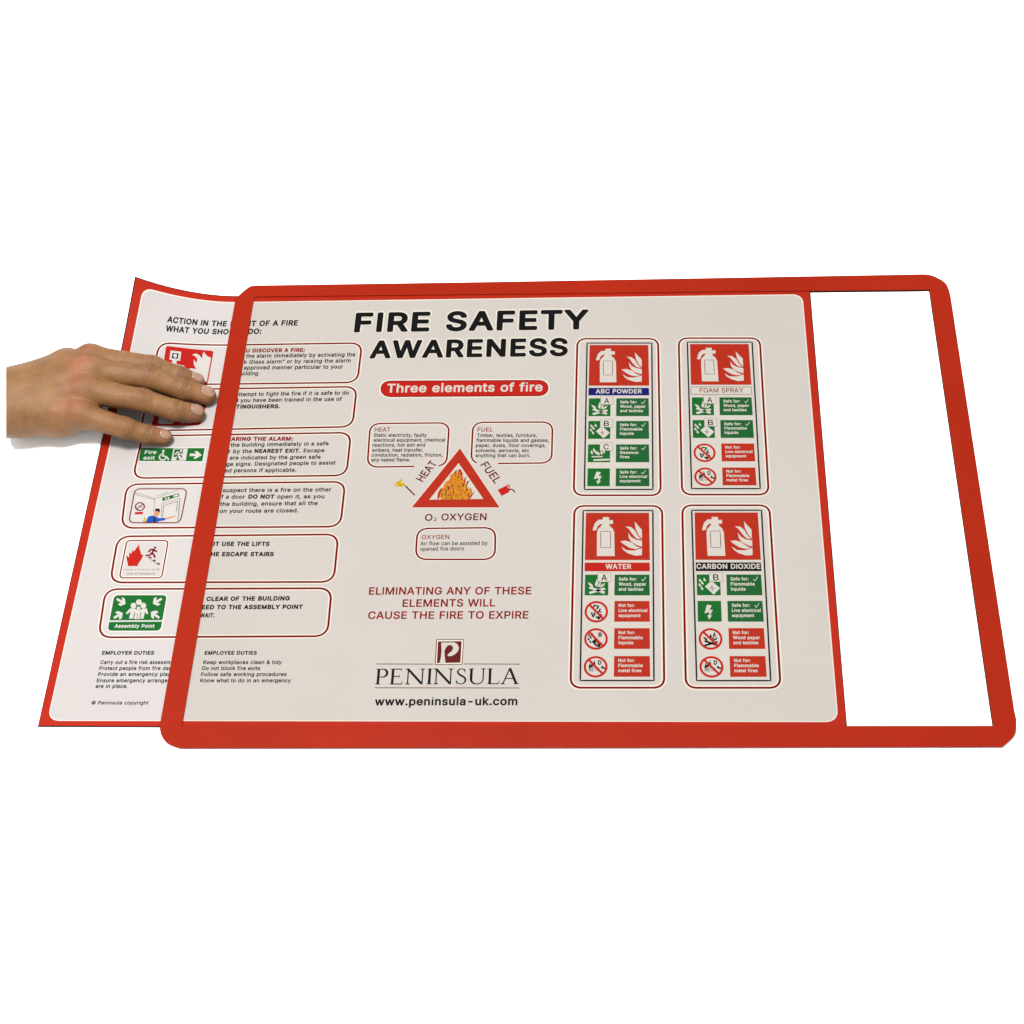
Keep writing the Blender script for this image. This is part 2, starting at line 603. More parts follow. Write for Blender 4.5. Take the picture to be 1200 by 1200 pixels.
p2 = panel([(175.5, 457.0), (418.2, 453.2), (413.0, 500.2), (164.2, 505.0)], [
    ('Only attempt to fight the fire if it is safe to do', 6, ZB(558, 578), ZB(1075, 570), 4.6, BK, R_),
    ('so and you have been trained in the use of', 7, ZB(566, 606), ZB(1042, 599), 4.6, BK, R_),
    ('EXTINGUISHERS.', 2, ZB(545, 636), ZB(752, 634), 4.7, BK, B_)], 'instruction panel about fighting the fire, half covered by the fingers')
p3 = panel([(167.0, 511.0), (411.3, 507.0), (406.0, 557.2), (155.6, 560.4)], [
    ('HEARING THE ALARM:', 2, ZC(602, 147), ZC(892, 146), 4.7, RD, B_),
    ('Leave the building immediately in a safe', 6, ZC(600, 175), ZC(1060, 168), 4.6, BK, R_),
    ('manner by the ', 5, ZC(590, 205), ZC(700, 204), 4.6, BK, R_),
    ('NEAREST EXIT.', 0, ZC(712, 203.5), ZC(928, 202), 4.7, BK, B_),
    ('Escape', 0, ZC(942, 201.5), ZC(1040, 200), 4.6, BK, R_),
    ('routes are indicated by the green safe', 7, ZC(596, 235), ZC(1022, 231), 4.6, BK, R_),
    ('passage signs. Designated people to assist', 5, ZC(580, 265), ZC(1092, 258), 4.6, BK, R_),
    ('disabled persons if applicable.', 6, ZC(572, 295), ZC(908, 292), 4.6, BK, R_)], 'instruction panel with a green fire exit strip')
p4 = panel([(148.6, 567.6), (404.6, 564.6), (398.8, 617.2), (142.2, 618.8)], [
    ('If you suspect there is a fire on the other', 7, ZC(563, 388), ZC(1072, 384), 4.7, BK, R_),
    ('side of a door ', 6, ZC(555, 418), ZC(668, 418), 4.7, BK, R_),
    ('DO NOT', 0, ZC(683, 418), ZC(805, 418), 4.9, BK, B_),
    ('open it, as you', 0, ZC(818, 417.5), ZC(1040, 416), 4.7, BK, R_),
    ('leave the building, ensure that all the', 6, ZC(550, 452), ZC(1008, 448), 4.7, BK, R_),
    ('doors on your route are closed.', 6, ZC(548, 485), ZC(918, 482), 4.7, BK, R_)], 'instruction panel with a picture of a person at a door')
p5 = panel([(138.4, 628.7), (396.5, 626.3), (391.0, 682.0), (129.0, 682.7)], [
    ('DO NOT USE THE LIFTS', 4, ZC(505, 640), ZC(782, 640), 5.2, BK, 0.14),
    ('USE THE ESCAPE STAIRS', 5, ZC(507, 688), ZC(802, 688), 5.2, BK, 0.14)], 'instruction panel with a red fire and stairs picture')
p6 = panel([(123.8, 690.5), (388.8, 689.4), (383.6, 745.6), (115.4, 747.0)], [
    ('WHEN CLEAR OF THE BUILDING', 5, ZD(566, 378), ZD(957, 375), 5.2, BK, 0.14),
    ('PROCEED TO THE ASSEMBLY POINT', 4, ZD(545, 417), ZD(1018, 415), 5.2, BK, 0.14),
    ('AND WAIT.', 4, ZD(535, 455), ZD(605, 455), 5.2, BK, 0.14)], 'bottom instruction panel with a green assembly point picture')

# pictures of the six panels
def rawpx(art, f, pts, m, layer):
    art.px([f(*q) for q in pts], m, layer)
def circ(f, x, y, r, n=20, ry=None):
    return [(x + r * math.cos(2 * math.pi * k / n), y + (ry or r) * math.sin(2 * math.pi * k / n)) for k in range(n)]
def pxstroke(art, f, pts, w, m, layer, closed=False):
    art.stroke([P2(*f(*q)) for q in pts], w, m, layer, closed)

a = Art()                                                             # fire alarm call point
f = lambda x, y: (180 + x / 10.91, 395 + 2.6 + y / 10.91)
a.fill([px_round([f(158, 118), f(768, 152), f(690, 575), f(85, 570)], 0.002, 4)], P_RED_L, 4, 0.005)
rawpx(a, f, [(215, 170), (352, 178), (338, 290), (295, 287), (290, 330), (395, 350), (390, 388), (225, 350), (240, 285), (200, 280)], PRINT_WHITE, 5)
rawpx(a, f, [(240, 198), (318, 203), (308, 266), (230, 262)], P_BLACK, 6)
rawpx(a, f, circ(f, 274, 232, 25, 14), PRINT_WHITE, 7)
rawpx(a, f, [(490, 208), (545, 190), (590, 215), (618, 255), (625, 205), (640, 165), (668, 200), (690, 222), (735, 240), (680, 545), (440, 545), (420, 470), (432, 400),
             (470, 378), (545, 385), (515, 335), (512, 262), (548, 310), (560, 262), (530, 225)], PRINT_WHITE, 5)
a.build('pictogram', p1)

a = Art()                                                             # extinguisher and flames, mostly under the fingers
quad2 = [(187, 461.5), (246.5, 461.0), (234.5, 498.5), (177.5, 499.5)]
a.fill([px_round(quad2, 0.0025, 5)], P_RED_L, 4, 0.02)
def inq(q, u, v): return tuple(bil(q, u, v))
a.fill([[P2(*inq(quad2, *t)) for t in [(0.16, 0.2), (0.26, 0.2), (0.30, 0.32), (0.32, 0.92), (0.12, 0.92), (0.1, 0.34)]]], PRINT_WHITE, 5)
a.fill([[P2(*inq(quad2, *t)) for t in [(0.58, 0.92), (0.5, 0.6), (0.62, 0.66), (0.6, 0.3), (0.74, 0.5), (0.82, 0.15), (0.88, 0.5), (0.86, 0.92)]]], PRINT_WHITE, 5)
a.fill([[P2(*inq(quad2, *t)) for t in [(0.16, 0.86), (0.42, 0.86), (0.42, 0.94), (0.16, 0.94)]]], PRINT_WHITE, 6)
a.build('pictogram', p2)

a = Art()                                                             # fire exit strip
f = ZX
a.fill([[P2(*f(*q)) for q in [(182, 112), (1092, 112), (1056, 318), (148, 314)]]], HALO, 3)
a.fill([[P2(*f(*q)) for q in [(190, 122), (1080, 122), (1046, 308), (158, 304)]]], P_GREEN, 4)
text(a, 'Fire', f(232, 205), f(396, 205), 4.3, PRINT_WHITE, 0.10, 5)
text(a, 'exit', f(212, 284), f(372, 284), 4.3, PRINT_WHITE, 0.10, 5)
rawpx(a, f, circ(f, 498, 162, 18, 12), PRINT_WHITE, 5)
pxstroke(a, f, [(494, 185), (490, 235), (535, 240), (572, 282)], 0.0013, PRINT_WHITE, 5)
pxstroke(a, f, [(468, 210), (446, 232), (442, 262), (460, 285), (490, 292), (520, 280), (530, 262)], 0.0012, PRINT_WHITE, 5)
rawpx(a, f, [(640, 128), (842, 128), (812, 298), (608, 300)], PRINT_WHITE, 5)
rawpx(a, f, [(655, 140), (780, 140), (770, 190), (760, 290), (690, 292), (640, 250)], P_GREEN_D, 6)
pxstroke(a, f, [(735, 185), (700, 235), (735, 255), (745, 290)], 0.0019, PRINT_WHITE, 7)
pxstroke(a, f, [(700, 235), (668, 262), (640, 262)], 0.0015, PRINT_WHITE, 7)
pxstroke(a, f, [(735, 185), (690, 180), (668, 212)], 0.0012, PRINT_WHITE, 7)
pxstroke(a, f, [(735, 188), (760, 222), (782, 215)], 0.0012, PRINT_WHITE, 7)
rawpx(a, f, circ(f, 748, 162, 17, 10), PRINT_WHITE, 7)
rawpx(a, f, [(872, 198), (960, 200), (935, 168), (975, 165), (1040, 222), (945, 275), (918, 272), (950, 235), (865, 236)], PRINT_WHITE, 5)
a.build('pictogram', p3)

a = Art()                                                             # person at a door
f = ZX
q4 = [f(100, 695), f(832, 695), f(735, 1172), f(10, 1172)]
a.fill([px_round(q4, 0.0045, 5)], PRINT_WHITE, 3)
def l4(pts, w=0.0004, m=P_GREY): pxstroke(a, f, pts, w, m, 5)
l4([(100, 745), (385, 835), (700, 710)]); l4([(90, 770), (380, 850)]); l4([(400, 800), (560, 740)]); l4([(380, 835), (360, 1020)])
l4([(465, 1100), (480, 905), (735, 825), (690, 1165)]); l4([(485, 1090), (505, 930), (700, 868), (680, 1010)], 0.0006); l4([(725, 850), (715, 1165)])
rawpx(a, f, [(480, 820), (715, 757), (722, 800), (488, 868)], P_GREEN_D, 5)
for x, y in ((520, 836), (560, 828), (640, 800)):
    rawpx(a, f, [(x, y - 15), (x + 22, y - 20), (x + 22, y + 8), (x, y + 14)], PRINT_WHITE, 6)
rawpx(a, f, [(660, 782), (706, 768), (706, 796), (660, 808)], PRINT_WHITE, 6)
a.strip([P2(*f(*q)) for q in circ(f, 168, 945, 62, 28, 55)], 0.0011, P_LINE, 6, True)
l4([(128, 975), (208, 915)], 0.0009, P_LINE); l4([(140, 925), (205, 960)], 0.0005, P_GREY)
rawpx(a, f, [(100, 1022), (214, 1018), (206, 1052), (96, 1056)], P_RED_L, 5)
rawpx(a, f, [(245, 1168), (285, 1085), (350, 1068), (400, 1090), (440, 1108), (522, 1102), (518, 1138), (440, 1150), (400, 1168)], P_SHIRT, 6)
rawpx(a, f, [(365, 1100), (384, 1100), (384, 1168), (362, 1168)], P_BLACK, 7)
rawpx(a, f, [(520, 1106), (600, 1088), (672, 1068), (672, 1084), (600, 1108), (520, 1130)], P_SKIN, 6)
rawpx(a, f, [(385, 1000), (440, 1005), (444, 1040), (430, 1070), (400, 1085), (372, 1080), (362, 1040)], P_SKIN, 7)
rawpx(a, f, [(378, 1002), (392, 975), (425, 970), (450, 985), (448, 1020), (434, 1030), (420, 1005), (392, 1012)], P_BLACK, 8)
rawpx(a, f, [(205, 1170), (225, 1110), (245, 1085), (250, 1130), (240, 1170)], P_YELLOW, 5)
p = px_round(q4, 0.0045, 5)
a.strip(p, 0.0009, P_LINE, 9, True)
a.build('pictogram', p4)

a = Art()                                                             # fire and stairs
f = ZS
q5 = [f(388, 85), f(872, 85), f(795, 522), f(300, 522)]
outline(a, q5, 0.003, 0.0011, P_LINE, 0.0028)
rawpx(a, f, [(400, 372), (385, 300), (380, 258), (412, 285), (415, 225), (440, 240), (452, 200), (470, 212), (505, 165), (530, 130), (535, 180), (548, 215),
             (555, 250), (580, 250), (560, 300), (530, 345), (512, 372), (525, 384), (398, 384)], P_RED_L, 4)
rawpx(a, f, circ(f, 718, 168, 14, 10), P_LINE, 4)
for pts in ([(705, 190), (680, 230), (712, 262), (712, 280)], [(680, 230), (655, 258), (615, 258)], [(705, 190), (665, 190), (645, 215)], [(700, 195), (735, 215)]):
    pxstroke(a, f, pts, 0.0015, P_LINE, 4)
for k in range(3):
    x, y = 640 + k * 48, 275 + k * 36
    rawpx(a, f, [(x - 12, y), (x + 36, y), (x + 34, y + 28)], P_MAROON, 4)
pxstroke(a, f, [(610, 268), (755, 378)], 0.0003, P_GREY, 4)
text(a, 'In event of fire do not use lifts', f(345, 432), f(778, 430), 1.5, P_TAN, 0.03)
text(a, 'USE STAIRWAYS', f(382, 486), f(718, 486), 2.2, P_TAN, 0.03)
a.build('pictogram', p5)

a = Art()                                                             # assembly point
f = ZS
a.fill([px_round([f(225, 712), f(868, 712), f(795, 1155), f(150, 1155)], 0.004, 5)], HALO, 3)
a.fill([px_round([f(240, 725), f(856, 725), f(782, 1142), f(160, 1142)], 0.0032, 5)], P_GREEN, 4)
rawpx(a, f, [(168, 1020), (810, 1018), (806, 1036), (164, 1040)], PRINT_WHITE, 5)
text(a, 'Assembly Point', f(240, 1108), f(708, 1108), 4.3, PRINT_WHITE, 0.11, 5)
def person(cx, cy, s, m, lay):
    rawpx(a, f, circ(f, cx, cy, 34 * s, 14), m, lay)
person(528, 808, 1, PRINT_WHITE, 5); person(465, 848, 1, PRINT_WHITE, 5); person(580, 848, 1, PRINT_WHITE, 5)
rawpx(a, f, [(425, 880), (495, 885), (500, 1000), (412, 1000), (432, 915), (392, 948), (372, 940)], PRINT_WHITE, 5)
rawpx(a, f, [(560, 885), (620, 880), (638, 945), (612, 945), (600, 912), (582, 1000), (528, 1000)], PRINT_WHITE, 5)
rawpx(a, f, [(496, 895), (556, 895), (548, 940), (540, 1006), (478, 1006), (482, 930)], PRINT_WHITE, 6)
person(524, 878, 0.72, P_GREEN_D, 6); person(524, 880, 0.62, PRINT_WHITE, 7)
pxstroke(a, f, [(480, 930), (466, 998)], 0.0006, P_GREEN_D, 7); pxstroke(a, f, [(552, 930), (540, 998)], 0.0006, P_GREEN_D, 7)
pxstroke(a, f, [(512, 940), (505, 1002)], 0.0004, P_GREEN_D, 7)
def arrow(cx, cy, dx, dy):
    d = np.array([dx, dy]) / math.hypot(dx, dy); n = np.array([-d[1], d[0]])
    c = np.array([cx, cy])
    pts = [c - d * 62 - n * 14, c + d * 4 - n * 14, c - d * 20 - n * 48, c + d * 18 - n * 50, c + d * 58, c + d * 18 + n * 50, c - d * 20 + n * 48, c + d * 4 + n * 14, c - d * 62 + n * 14]
    rawpx(a, f, pts, PRINT_WHITE, 5)
arrow(322, 800, 0.86, 0.5); arrow(742, 798, -0.86, 0.5); arrow(288, 962, 0.86, -0.5); arrow(716, 955, -0.8, -0.6)
a.build('pictogram', p6)

# ---- duties
def lines_part(name, items, label=None):
    a = Art()
    for s, A, B, cap, m, w in items:
        text(a, s, A, B, cap, m, w)
    o = a.build(name, poster)
    if label:
        o['label'] = label
    return o
lines_part('duties_list', [
    ('EMPLOYER DUTIES', ZE(268, 82), ZE(451, 82), 4.4, BK, 0.12),
    ('Carry out a fire risk assessment', ZE(262, 115), ZE(535, 115), 4.5, BK, R_),
    ('Protect people from fire dangers', ZE(258, 136), ZE(553, 136), 4.5, BK, R_),
    ('Provide an emergency plan', ZE(254, 157), ZE(510, 157), 4.5, BK, R_),
    ('Ensure emergency arrangements', ZE(249, 179), ZE(554, 179), 4.5, BK, R_),
    ('are in place.', ZE(245, 199), ZE(358, 199), 4.5, BK, R_)], 'list of employer duties')
lines_part('duties_list', [
    ('EMPLOYEE DUTIES', ZE(629, 82), ZE(812, 82), 4.4, BK, 0.12),
    ('Keep workplaces clean & tidy', ZE(624, 115), ZE(900, 115), 4.5, BK, R_),
    ('Do not block fire exits', ZE(620, 136), ZE(824, 136), 4.5, BK, R_),
    ('Follow safe working procedures', ZE(616, 157.5), ZE(917, 157), 4.5, BK, R_),
    ('Know what to do in an emergency', ZE(613, 179), ZE(932, 179), 4.5, BK, R_)], 'list of employee duties')
lines_part('copyright_line', [('© Peninsula copyright', ZE(231, 257), ZE(431, 257), 4.2, BK, 0.065)])

# ---- banner
a = Art()
bq = [ZT(187, 468), ZT(968, 464), ZT(968, 534), ZT(187, 539)]
a.fill([px_round([ZT(178, 460), ZT(977, 456), ZT(977, 542), ZT(178, 547)], 0.0092, 8)], HALO, 3)
a.fill([px_round([ZT(184, 465), ZT(971, 461), ZT(971, 537), ZT(184, 542)], 0.0085, 8)], P_LINE, 4)
a.fill([px_round([ZT(188, 469), ZT(967, 465), ZT(967, 533), ZT(188, 538)], 0.0078, 8)], P_RED_L, 5)
bn = a.build('banner', poster)
a = Art()
text(a, 'Three elements of fire', ZT(212, 521), ZT(943, 515), 10.4, PRINT_WHITE, 0.075, 6)
a.build('banner_text', bn)

# ---- fire triangle with its notes
def note(quad, items, gap=None, label=None):
    a = Art()
    p = np.array(dense(px_round(quad, 0.0085, 7), 0.002))
    if gap is None:
        a.strip(p, 0.003, HALO, 3, True); a.strip(p, 0.0015, P_LINE, 4, True)
    else:
        g0, g1 = P2(*gap[0]), P2(*gap[1])
        i0 = int(np.argmin(np.linalg.norm(p - g0, axis=1))); i1 = int(np.argmin(np.linalg.norm(p - g1, axis=1)))
        n = len(p)
        run = lambda s, e: [p[k % n] for k in range(s, (e if e > s else e + n) + 1)]
        c1, c2 = run(i0, i1), run(i1, i0)
        c = c1 if len(c1) > len(c2) else c2
        a.strip(c, 0.003, HALO, 3); a.strip(c, 0.0015, P_LINE, 4)
    o = a.build('note_box', poster)
    o['label'] = label
    b = Art()
    for s, A, B, cap, m, w in items:
        text(b, s, A, B, cap, m, w)
    b.build('note_text', o)
note([ZH(70, 82), ZH(533, 78), ZH(516, 331), ZH(52, 337)], [
    ('HEAT', ZH(95, 130), ZH(185, 129), 4.9, RD, 0.03),
    ('Static electricity, faulty', ZH(90, 160), ZH(400, 160), 4.1, BK, 0.065),
    ('electrical equipment, chemical', ZH(88, 189), ZH(508, 188), 4.1, BK, 0.065),
    ('reactions, hot ash and', ZH(82, 218), ZH(390, 217), 4.1, BK, 0.065),
    ('embers, heat transfer,', ZH(80, 248), ZH(380, 247), 4.1, BK, 0.065),
    ('conduction, radiation, friction,', ZH(77, 276), ZH(493, 276), 4.1, BK, 0.065),
    ('any naked flame.', ZH(75, 305), ZH(302, 304), 4.1, BK, 0.065)], (ZH(325, 334), ZH(472, 332)), 'note box headed HEAT')
note([ZH(672, 75), ZH(1138, 73), ZH(1132, 313), ZH(660, 317)], [
    ('FUEL', ZH(697, 129), ZH(788, 129), 4.9, RD, 0.03),
    ('Timber, textiles, furniture,', ZH(695, 161), ZH(1045, 161), 4.1, BK, 0.065),
    ('flammable liquids and gasses,', ZH(690, 190), ZH(1115, 190), 4.1, BK, 0.065),
    ('paper, dusts, floor coverings,', ZH(688, 220), ZH(1097, 220), 4.1, BK, 0.065),
    ('solvents, aerosols, etc', ZH(686, 250), ZH(1000, 250), 4.1, BK, 0.065),
    ('anything that can burn.', ZH(685, 279), ZH(1007, 279), 4.1, BK, 0.065)], (ZH(697, 310), ZH(825, 316)), 'note box headed FUEL')
note([ZH(346, 697), ZH(803, 692), ZH(800, 878), ZH(335, 878)], [
    ('OXYGEN', ZH(370, 760), ZH(532, 758), 4.9, RD, 0.03),
    ('Air flow can be assisted by', ZH(363, 796), ZH(757, 793), 4.5, BK, 0.04),
    ('opened fire doors', ZH(362, 828), ZH(617, 825), 4.5, BK, 0.04)], None, 'note box headed OXYGEN')

a = Art()
rawpx(a, ZG, [(545, 42), (985, 694), (10, 694)], HALO, 3)
rawpx(a, ZG, [(545, 50), (975, 690), (22, 690)], P_RED, 4)
rawpx(a, ZG, [(530, 210), (798, 598), (212, 606)], PRINT_WHITE, 5)
tri = a.build('fire_triangle', poster)
a = Art()
f = ZG
rawpx(a, f, [(345, 606), (310, 560), (330, 520), (365, 470), (385, 420), (430, 390), (440, 345), (480, 310), (505, 280), (520, 320), (540, 275), (570, 320), (575, 380), (600, 420),
             (615, 470), (640, 500), (660, 470), (680, 520), (660, 570), (632, 606)], P_ORANGE, 6)
rawpx(a, f, [(300, 595), (318, 600), (330, 540), (355, 480), (330, 490), (305, 540)], P_RED_L, 7)
rawpx(a, f, [(490, 310), (512, 282), (505, 310), (495, 325)], P_MAROON, 7)
rawpx(a, f, [(530, 282), (550, 275), (575, 320), (575, 370), (545, 340), (550, 310)], P_RED_L, 7)
rawpx(a, f, [(575, 470), (590, 380), (612, 350), (606, 400), (592, 470)], P_RED_L, 7)
rawpx(a, f, [(610, 480), (620, 410), (650, 400), (632, 425), (622, 480)], P_MAROON, 7)
rawpx(a, f, [(632, 600), (668, 550), (705, 510), (680, 560), (655, 596)], P_RED_L, 7)
rng = np.random.default_rng(4)
for k in range(95):
    x = rng.uniform(345, 640); h = 500 - 210 * math.exp(-((x - 520) / 90) ** 2)
    y = rng.uniform(h + 10, 598)
    w, l = rng.uniform(4, 10), rng.uniform(14, 34)
    t = rng.uniform(-0.5, 0.5)
    mm = [P_YELLOW, P_YELLOW, P_RED, P_BROWN, P_YELLOW, P_MAROON][k % 6]
    c, s = math.cos(t), math.sin(t)
    rawpx(a, f, [(x + c * u - s * v, y + s * u + c * v) for u, v in ((0, -l), (w * .6, -l * .2), (w * .4, l * .6), (-w * .3, l * .6), (-w * .6, -l * .1))], mm, 8 + k % 5)
a.build('flame', tri)

a = Art()
text(a, 'HEAT', ZG(142, 416), ZG(303, 214), 0, P_MAROON, 0.05, cap_m=0.0071)
a.build('triangle_caption', poster)['label'] = 'caption HEAT along the left side of the triangle'
a = Art()
text(a, 'FUEL', ZG(762, 232), ZG(922, 436), 0, P_MAROON, 0.05, cap_m=0.0071)
a.build('triangle_caption', poster)['label'] = 'caption FUEL along the right side of the triangle'
a = Art()
text(a, 'O', ZH(388, 652), ZH(433, 652), 8.0, P_MAROON, 0.05)
text(a, '2', ZH(441, 653), ZH(457, 653), 4.0, P_MAROON, 0.03)
text(a, 'OXYGEN', ZH(485, 650), ZH(750, 648), 8.0, P_MAROON, 0.05)
a.build('triangle_caption', poster)['label'] = 'caption O2 OXYGEN below the triangle'
a = Art()
pxstroke(a, ZH, [(276, 448), (328, 500)], 0.0012, P_MAROON, 4)
rawpx(a, ZH, [(203, 440), (228, 442), (210, 430), (232, 422), (258, 402), (250, 428), (270, 432), (279, 447), (250, 453), (215, 450)], P_YELLOW, 5)
a.build('match_picture', poster)
a = Art()
rawpx(a, ZG, [(952, 500), (1050, 452), (1082, 508), (1070, 528), (995, 565)], P_RED_L, 4)
pxstroke(a, ZG, [(1045, 465), (1060, 448), (1078, 450), (1075, 490)], 0.0009, P_RED_L, 5)
pxstroke(a, ZG, [(1075, 500), (1100, 492), (1122, 502), (1136, 524)], 0.0011, P_MAROON, 5)
a.build('fuel_can_picture', poster)

lines_part('slogan', [
    ('ELIMINATING ANY OF THESE', ZL(148, 125), ZL(1027, 123), 8.9, P_TEXTRED, 0.06),
    ('ELEMENTS WILL', ZL(330, 191), ZL(832, 188), 8.9, P_TEXTRED, 0.06),
    ('CAUSE THE FIRE TO EXPIRE', ZL(143, 256), ZL(1012, 254), 8.9, P_TEXTRED, 0.06)])

# ---- maker's mark
a = Art()
for y, x0, x1 in ((499, 190, 497), (499, 664, 968), (628, 180, 963)):
    a.strip([P2(*ZL(x0, y)), P2(*ZL(x1, y + 1))], 0.0007, P_BROWN, 4)
logo = a.build('company_logo', poster)
a = Art()
a.fill([[P2(*ZM(*q)) for q in [(245, 90), (955, 90), (915, 742), (205, 748)]]], P_BROWN, 4)
a.fill([[P2(*ZM(*q)) for q in [(268, 112), (935, 112), (893, 722), (232, 728)]]], HALO, 5)
a.fill([[P2(*ZM(*q)) for q in [(290, 150), (895, 142), (862, 690), (262, 702)]]], P_MAROON, 6)
stem = [(372, 178), (470, 178), (455, 330), (460, 520), (482, 705), (328, 712), (365, 560), (380, 380)]
bowl = [(440, 178), (640, 172), (720, 178), (790, 225), (828, 310), (800, 400), (730, 470), (640, 518), (560, 530), (530, 498), (560, 462), (640, 400), (680, 330),
        (660, 265), (600, 238), (540, 255), (490, 310), (462, 380), (440, 360)]
a.fill([[P2(*ZM(*q)) for q in stem], [P2(*ZM(*q)) for q in bowl]], PRINT_WHITE, 7)
a.build('emblem', logo)

a = Art()                                                             # wordmark in roman capitals: thick and thin strokes with serifs
SL, SR, SB = ZL(182, 610), ZL(958, 608), 18.4
def serif_word(art):
    tk, th, se = 0.125, 0.062, 0.10
    def bar(x0, y0, x1, y1, w0, w1=None):
        w1 = w0 if w1 is None else w1
        d = np.array([x1 - x0, y1 - y0]); L = np.linalg.norm(d); n = np.array([-d[1], d[0]]) / L / 2
        A = np.array([x0, y0]); B = np.array([x1, y1])
        return [A - n * w0, B - n * w1, B + n * w1, A + n * w0]
    def serif(x, y, w=0.26):
        s = 1 if y < 0.5 else -1
        return [(x - w / 2, y), (x + w / 2, y), (x + w / 2, y + s * 0.022), (x + w * 0.2, y + s * 0.075), (x - w * 0.2, y + s * 0.075), (x - w / 2, y + s * 0.022)]
    def arc(pts, ws):
        p = np.array(pts); t = np.gradient(p, axis=0); t /= np.linalg.norm(t, axis=1, keepdims=True)
        n = np.column_stack([-t[:, 1], t[:, 0]]) * (np.array(ws)[:, None] / 2)
        return [[p[i] - n[i], p[i + 1] - n[i + 1], p[i + 1] + n[i + 1], p[i] + n[i]] for i in range(len(p) - 1)]
    def ell(cx, cy, rx, ry, a0, a1, w, n=14):
        ts = np.radians(np.linspace(a0, a1, n))
        return arc([(cx + rx * math.cos(t), cy + ry * math.sin(t)) for t in ts], [w(t) for t in ts])
    G = {}
    G['P'] = ([bar(0.13, 0, 0.13, 1, tk), serif(0.13, 0), serif(0.13, 1), bar(0.13, 0.975, 0.34, 0.975, th), bar(0.13, 0.47, 0.34, 0.47, th)]
              + ell(0.33, 0.722, 0.215, 0.253, -90, 90, lambda t: th + 0.06 * abs(math.cos(t))), 0.66)
    G['E'] = ([bar(0.13, 0, 0.13, 1, tk), serif(0.13, 0), serif(0.13, 1), bar(0.13, 0.975, 0.54, 0.975, th), bar(0.13, 0.51, 0.46, 0.51, th), bar(0.13, 0.025, 0.60, 0.025, th),
               [(0.52, 0.99), (0.56, 0.99), (0.56, 0.83), (0.54, 0.83)], [(0.55, 0.01), (0.60, 0.01), (0.635, 0.2), (0.61, 0.2)], bar(0.455, 0.42, 0.455, 0.6, 0.03)], 0.72)
    G['N'] = ([bar(0.12, 0, 0.12, 1, th), bar(0.82, 0, 0.82, 1, th), bar(0.09, 0.99, 0.81, 0.03, tk), serif(0.12, 0, 0.24), serif(0.82, 1, 0.24), serif(0.06, 1, 0.18)], 1.0)
    G['I'] = ([bar(0.13, 0, 0.13, 1, tk), serif(0.13, 0), serif(0.13, 1)], 0.30)
    sp = [(0.46, 0.83), (0.42, 0.93), (0.31, 0.985), (0.19, 0.955), (0.12, 0.86), (0.12, 0.74), (0.19, 0.63), (0.32, 0.53), (0.45, 0.43), (0.51, 0.30), (0.49, 0.15), (0.40, 0.045), (0.27, 0.012), (0.14, 0.06), (0.07, 0.2)]
    sw = [th, th, th, 0.06, 0.08, 0.09, 0.1, 0.115, 0.1, 0.09, 0.08, 0.06, th, th, th]
    G['S'] = (arc(sp, sw) + [bar(0.47, 0.75, 0.455, 0.97, 0.03), bar(0.06, 0.04, 0.075, 0.26, 0.03)], 0.62)
    G['U'] = ([bar(0.12, 0.3, 0.12, 1, tk), bar(0.70, 0.3, 0.70, 1, th), serif(0.12, 1), serif(0.70, 1, 0.24)]
              + ell(0.41, 0.31, 0.29, 0.295, 180, 360, lambda t: th + 0.05 * max(0, -math.cos(t))), 0.86)
    G['L'] = ([bar(0.13, 0, 0.13, 1, tk), serif(0.13, 0), serif(0.13, 1), bar(0.13, 0.025, 0.56, 0.025, th), [(0.51, 0.01), (0.56, 0.01), (0.605, 0.22), (0.58, 0.22)]], 0.64)
    G['A'] = ([bar(0.08, 0, 0.40, 1.0, th), bar(0.40, 1.02, 0.74, 0, tk), serif(0.08, 0, 0.22), serif(0.745, 0, 0.25), bar(0.19, 0.36, 0.62, 0.36, th)], 0.84)
    word = 'PENINSULA'
    xs, pen = [], 0.0
    for ch in word:
        xs.append(pen); pen += G[ch][1] + 0.035
    total = pen - 0.035
    A, B = P2(*SL), P2(*SR)
    L = np.linalg.norm(B - A); ex = (B - A) / L; ey = np.array([-ex[1], ex[0]])
    cm = abs(float(P2(520, 802 - SB)[1] - P2(520, 802)[1]))
    for x0, ch in zip(xs, word):
        V, T = union(G[ch][0])
        art.tris(A + np.outer((V[:, 0] + x0) * L / total, ex) + np.outer(V[:, 1] * cm, ey), T, P_BLACK, 4)
serif_word(a)
a.build('wordmark', logo)
a = Art()
text(a, 'www.peninsula-uk.com', ZL(180, 724), ZL(952, 722), 9.6, P_BLACK, 0.085)
a.build('web_address', poster)

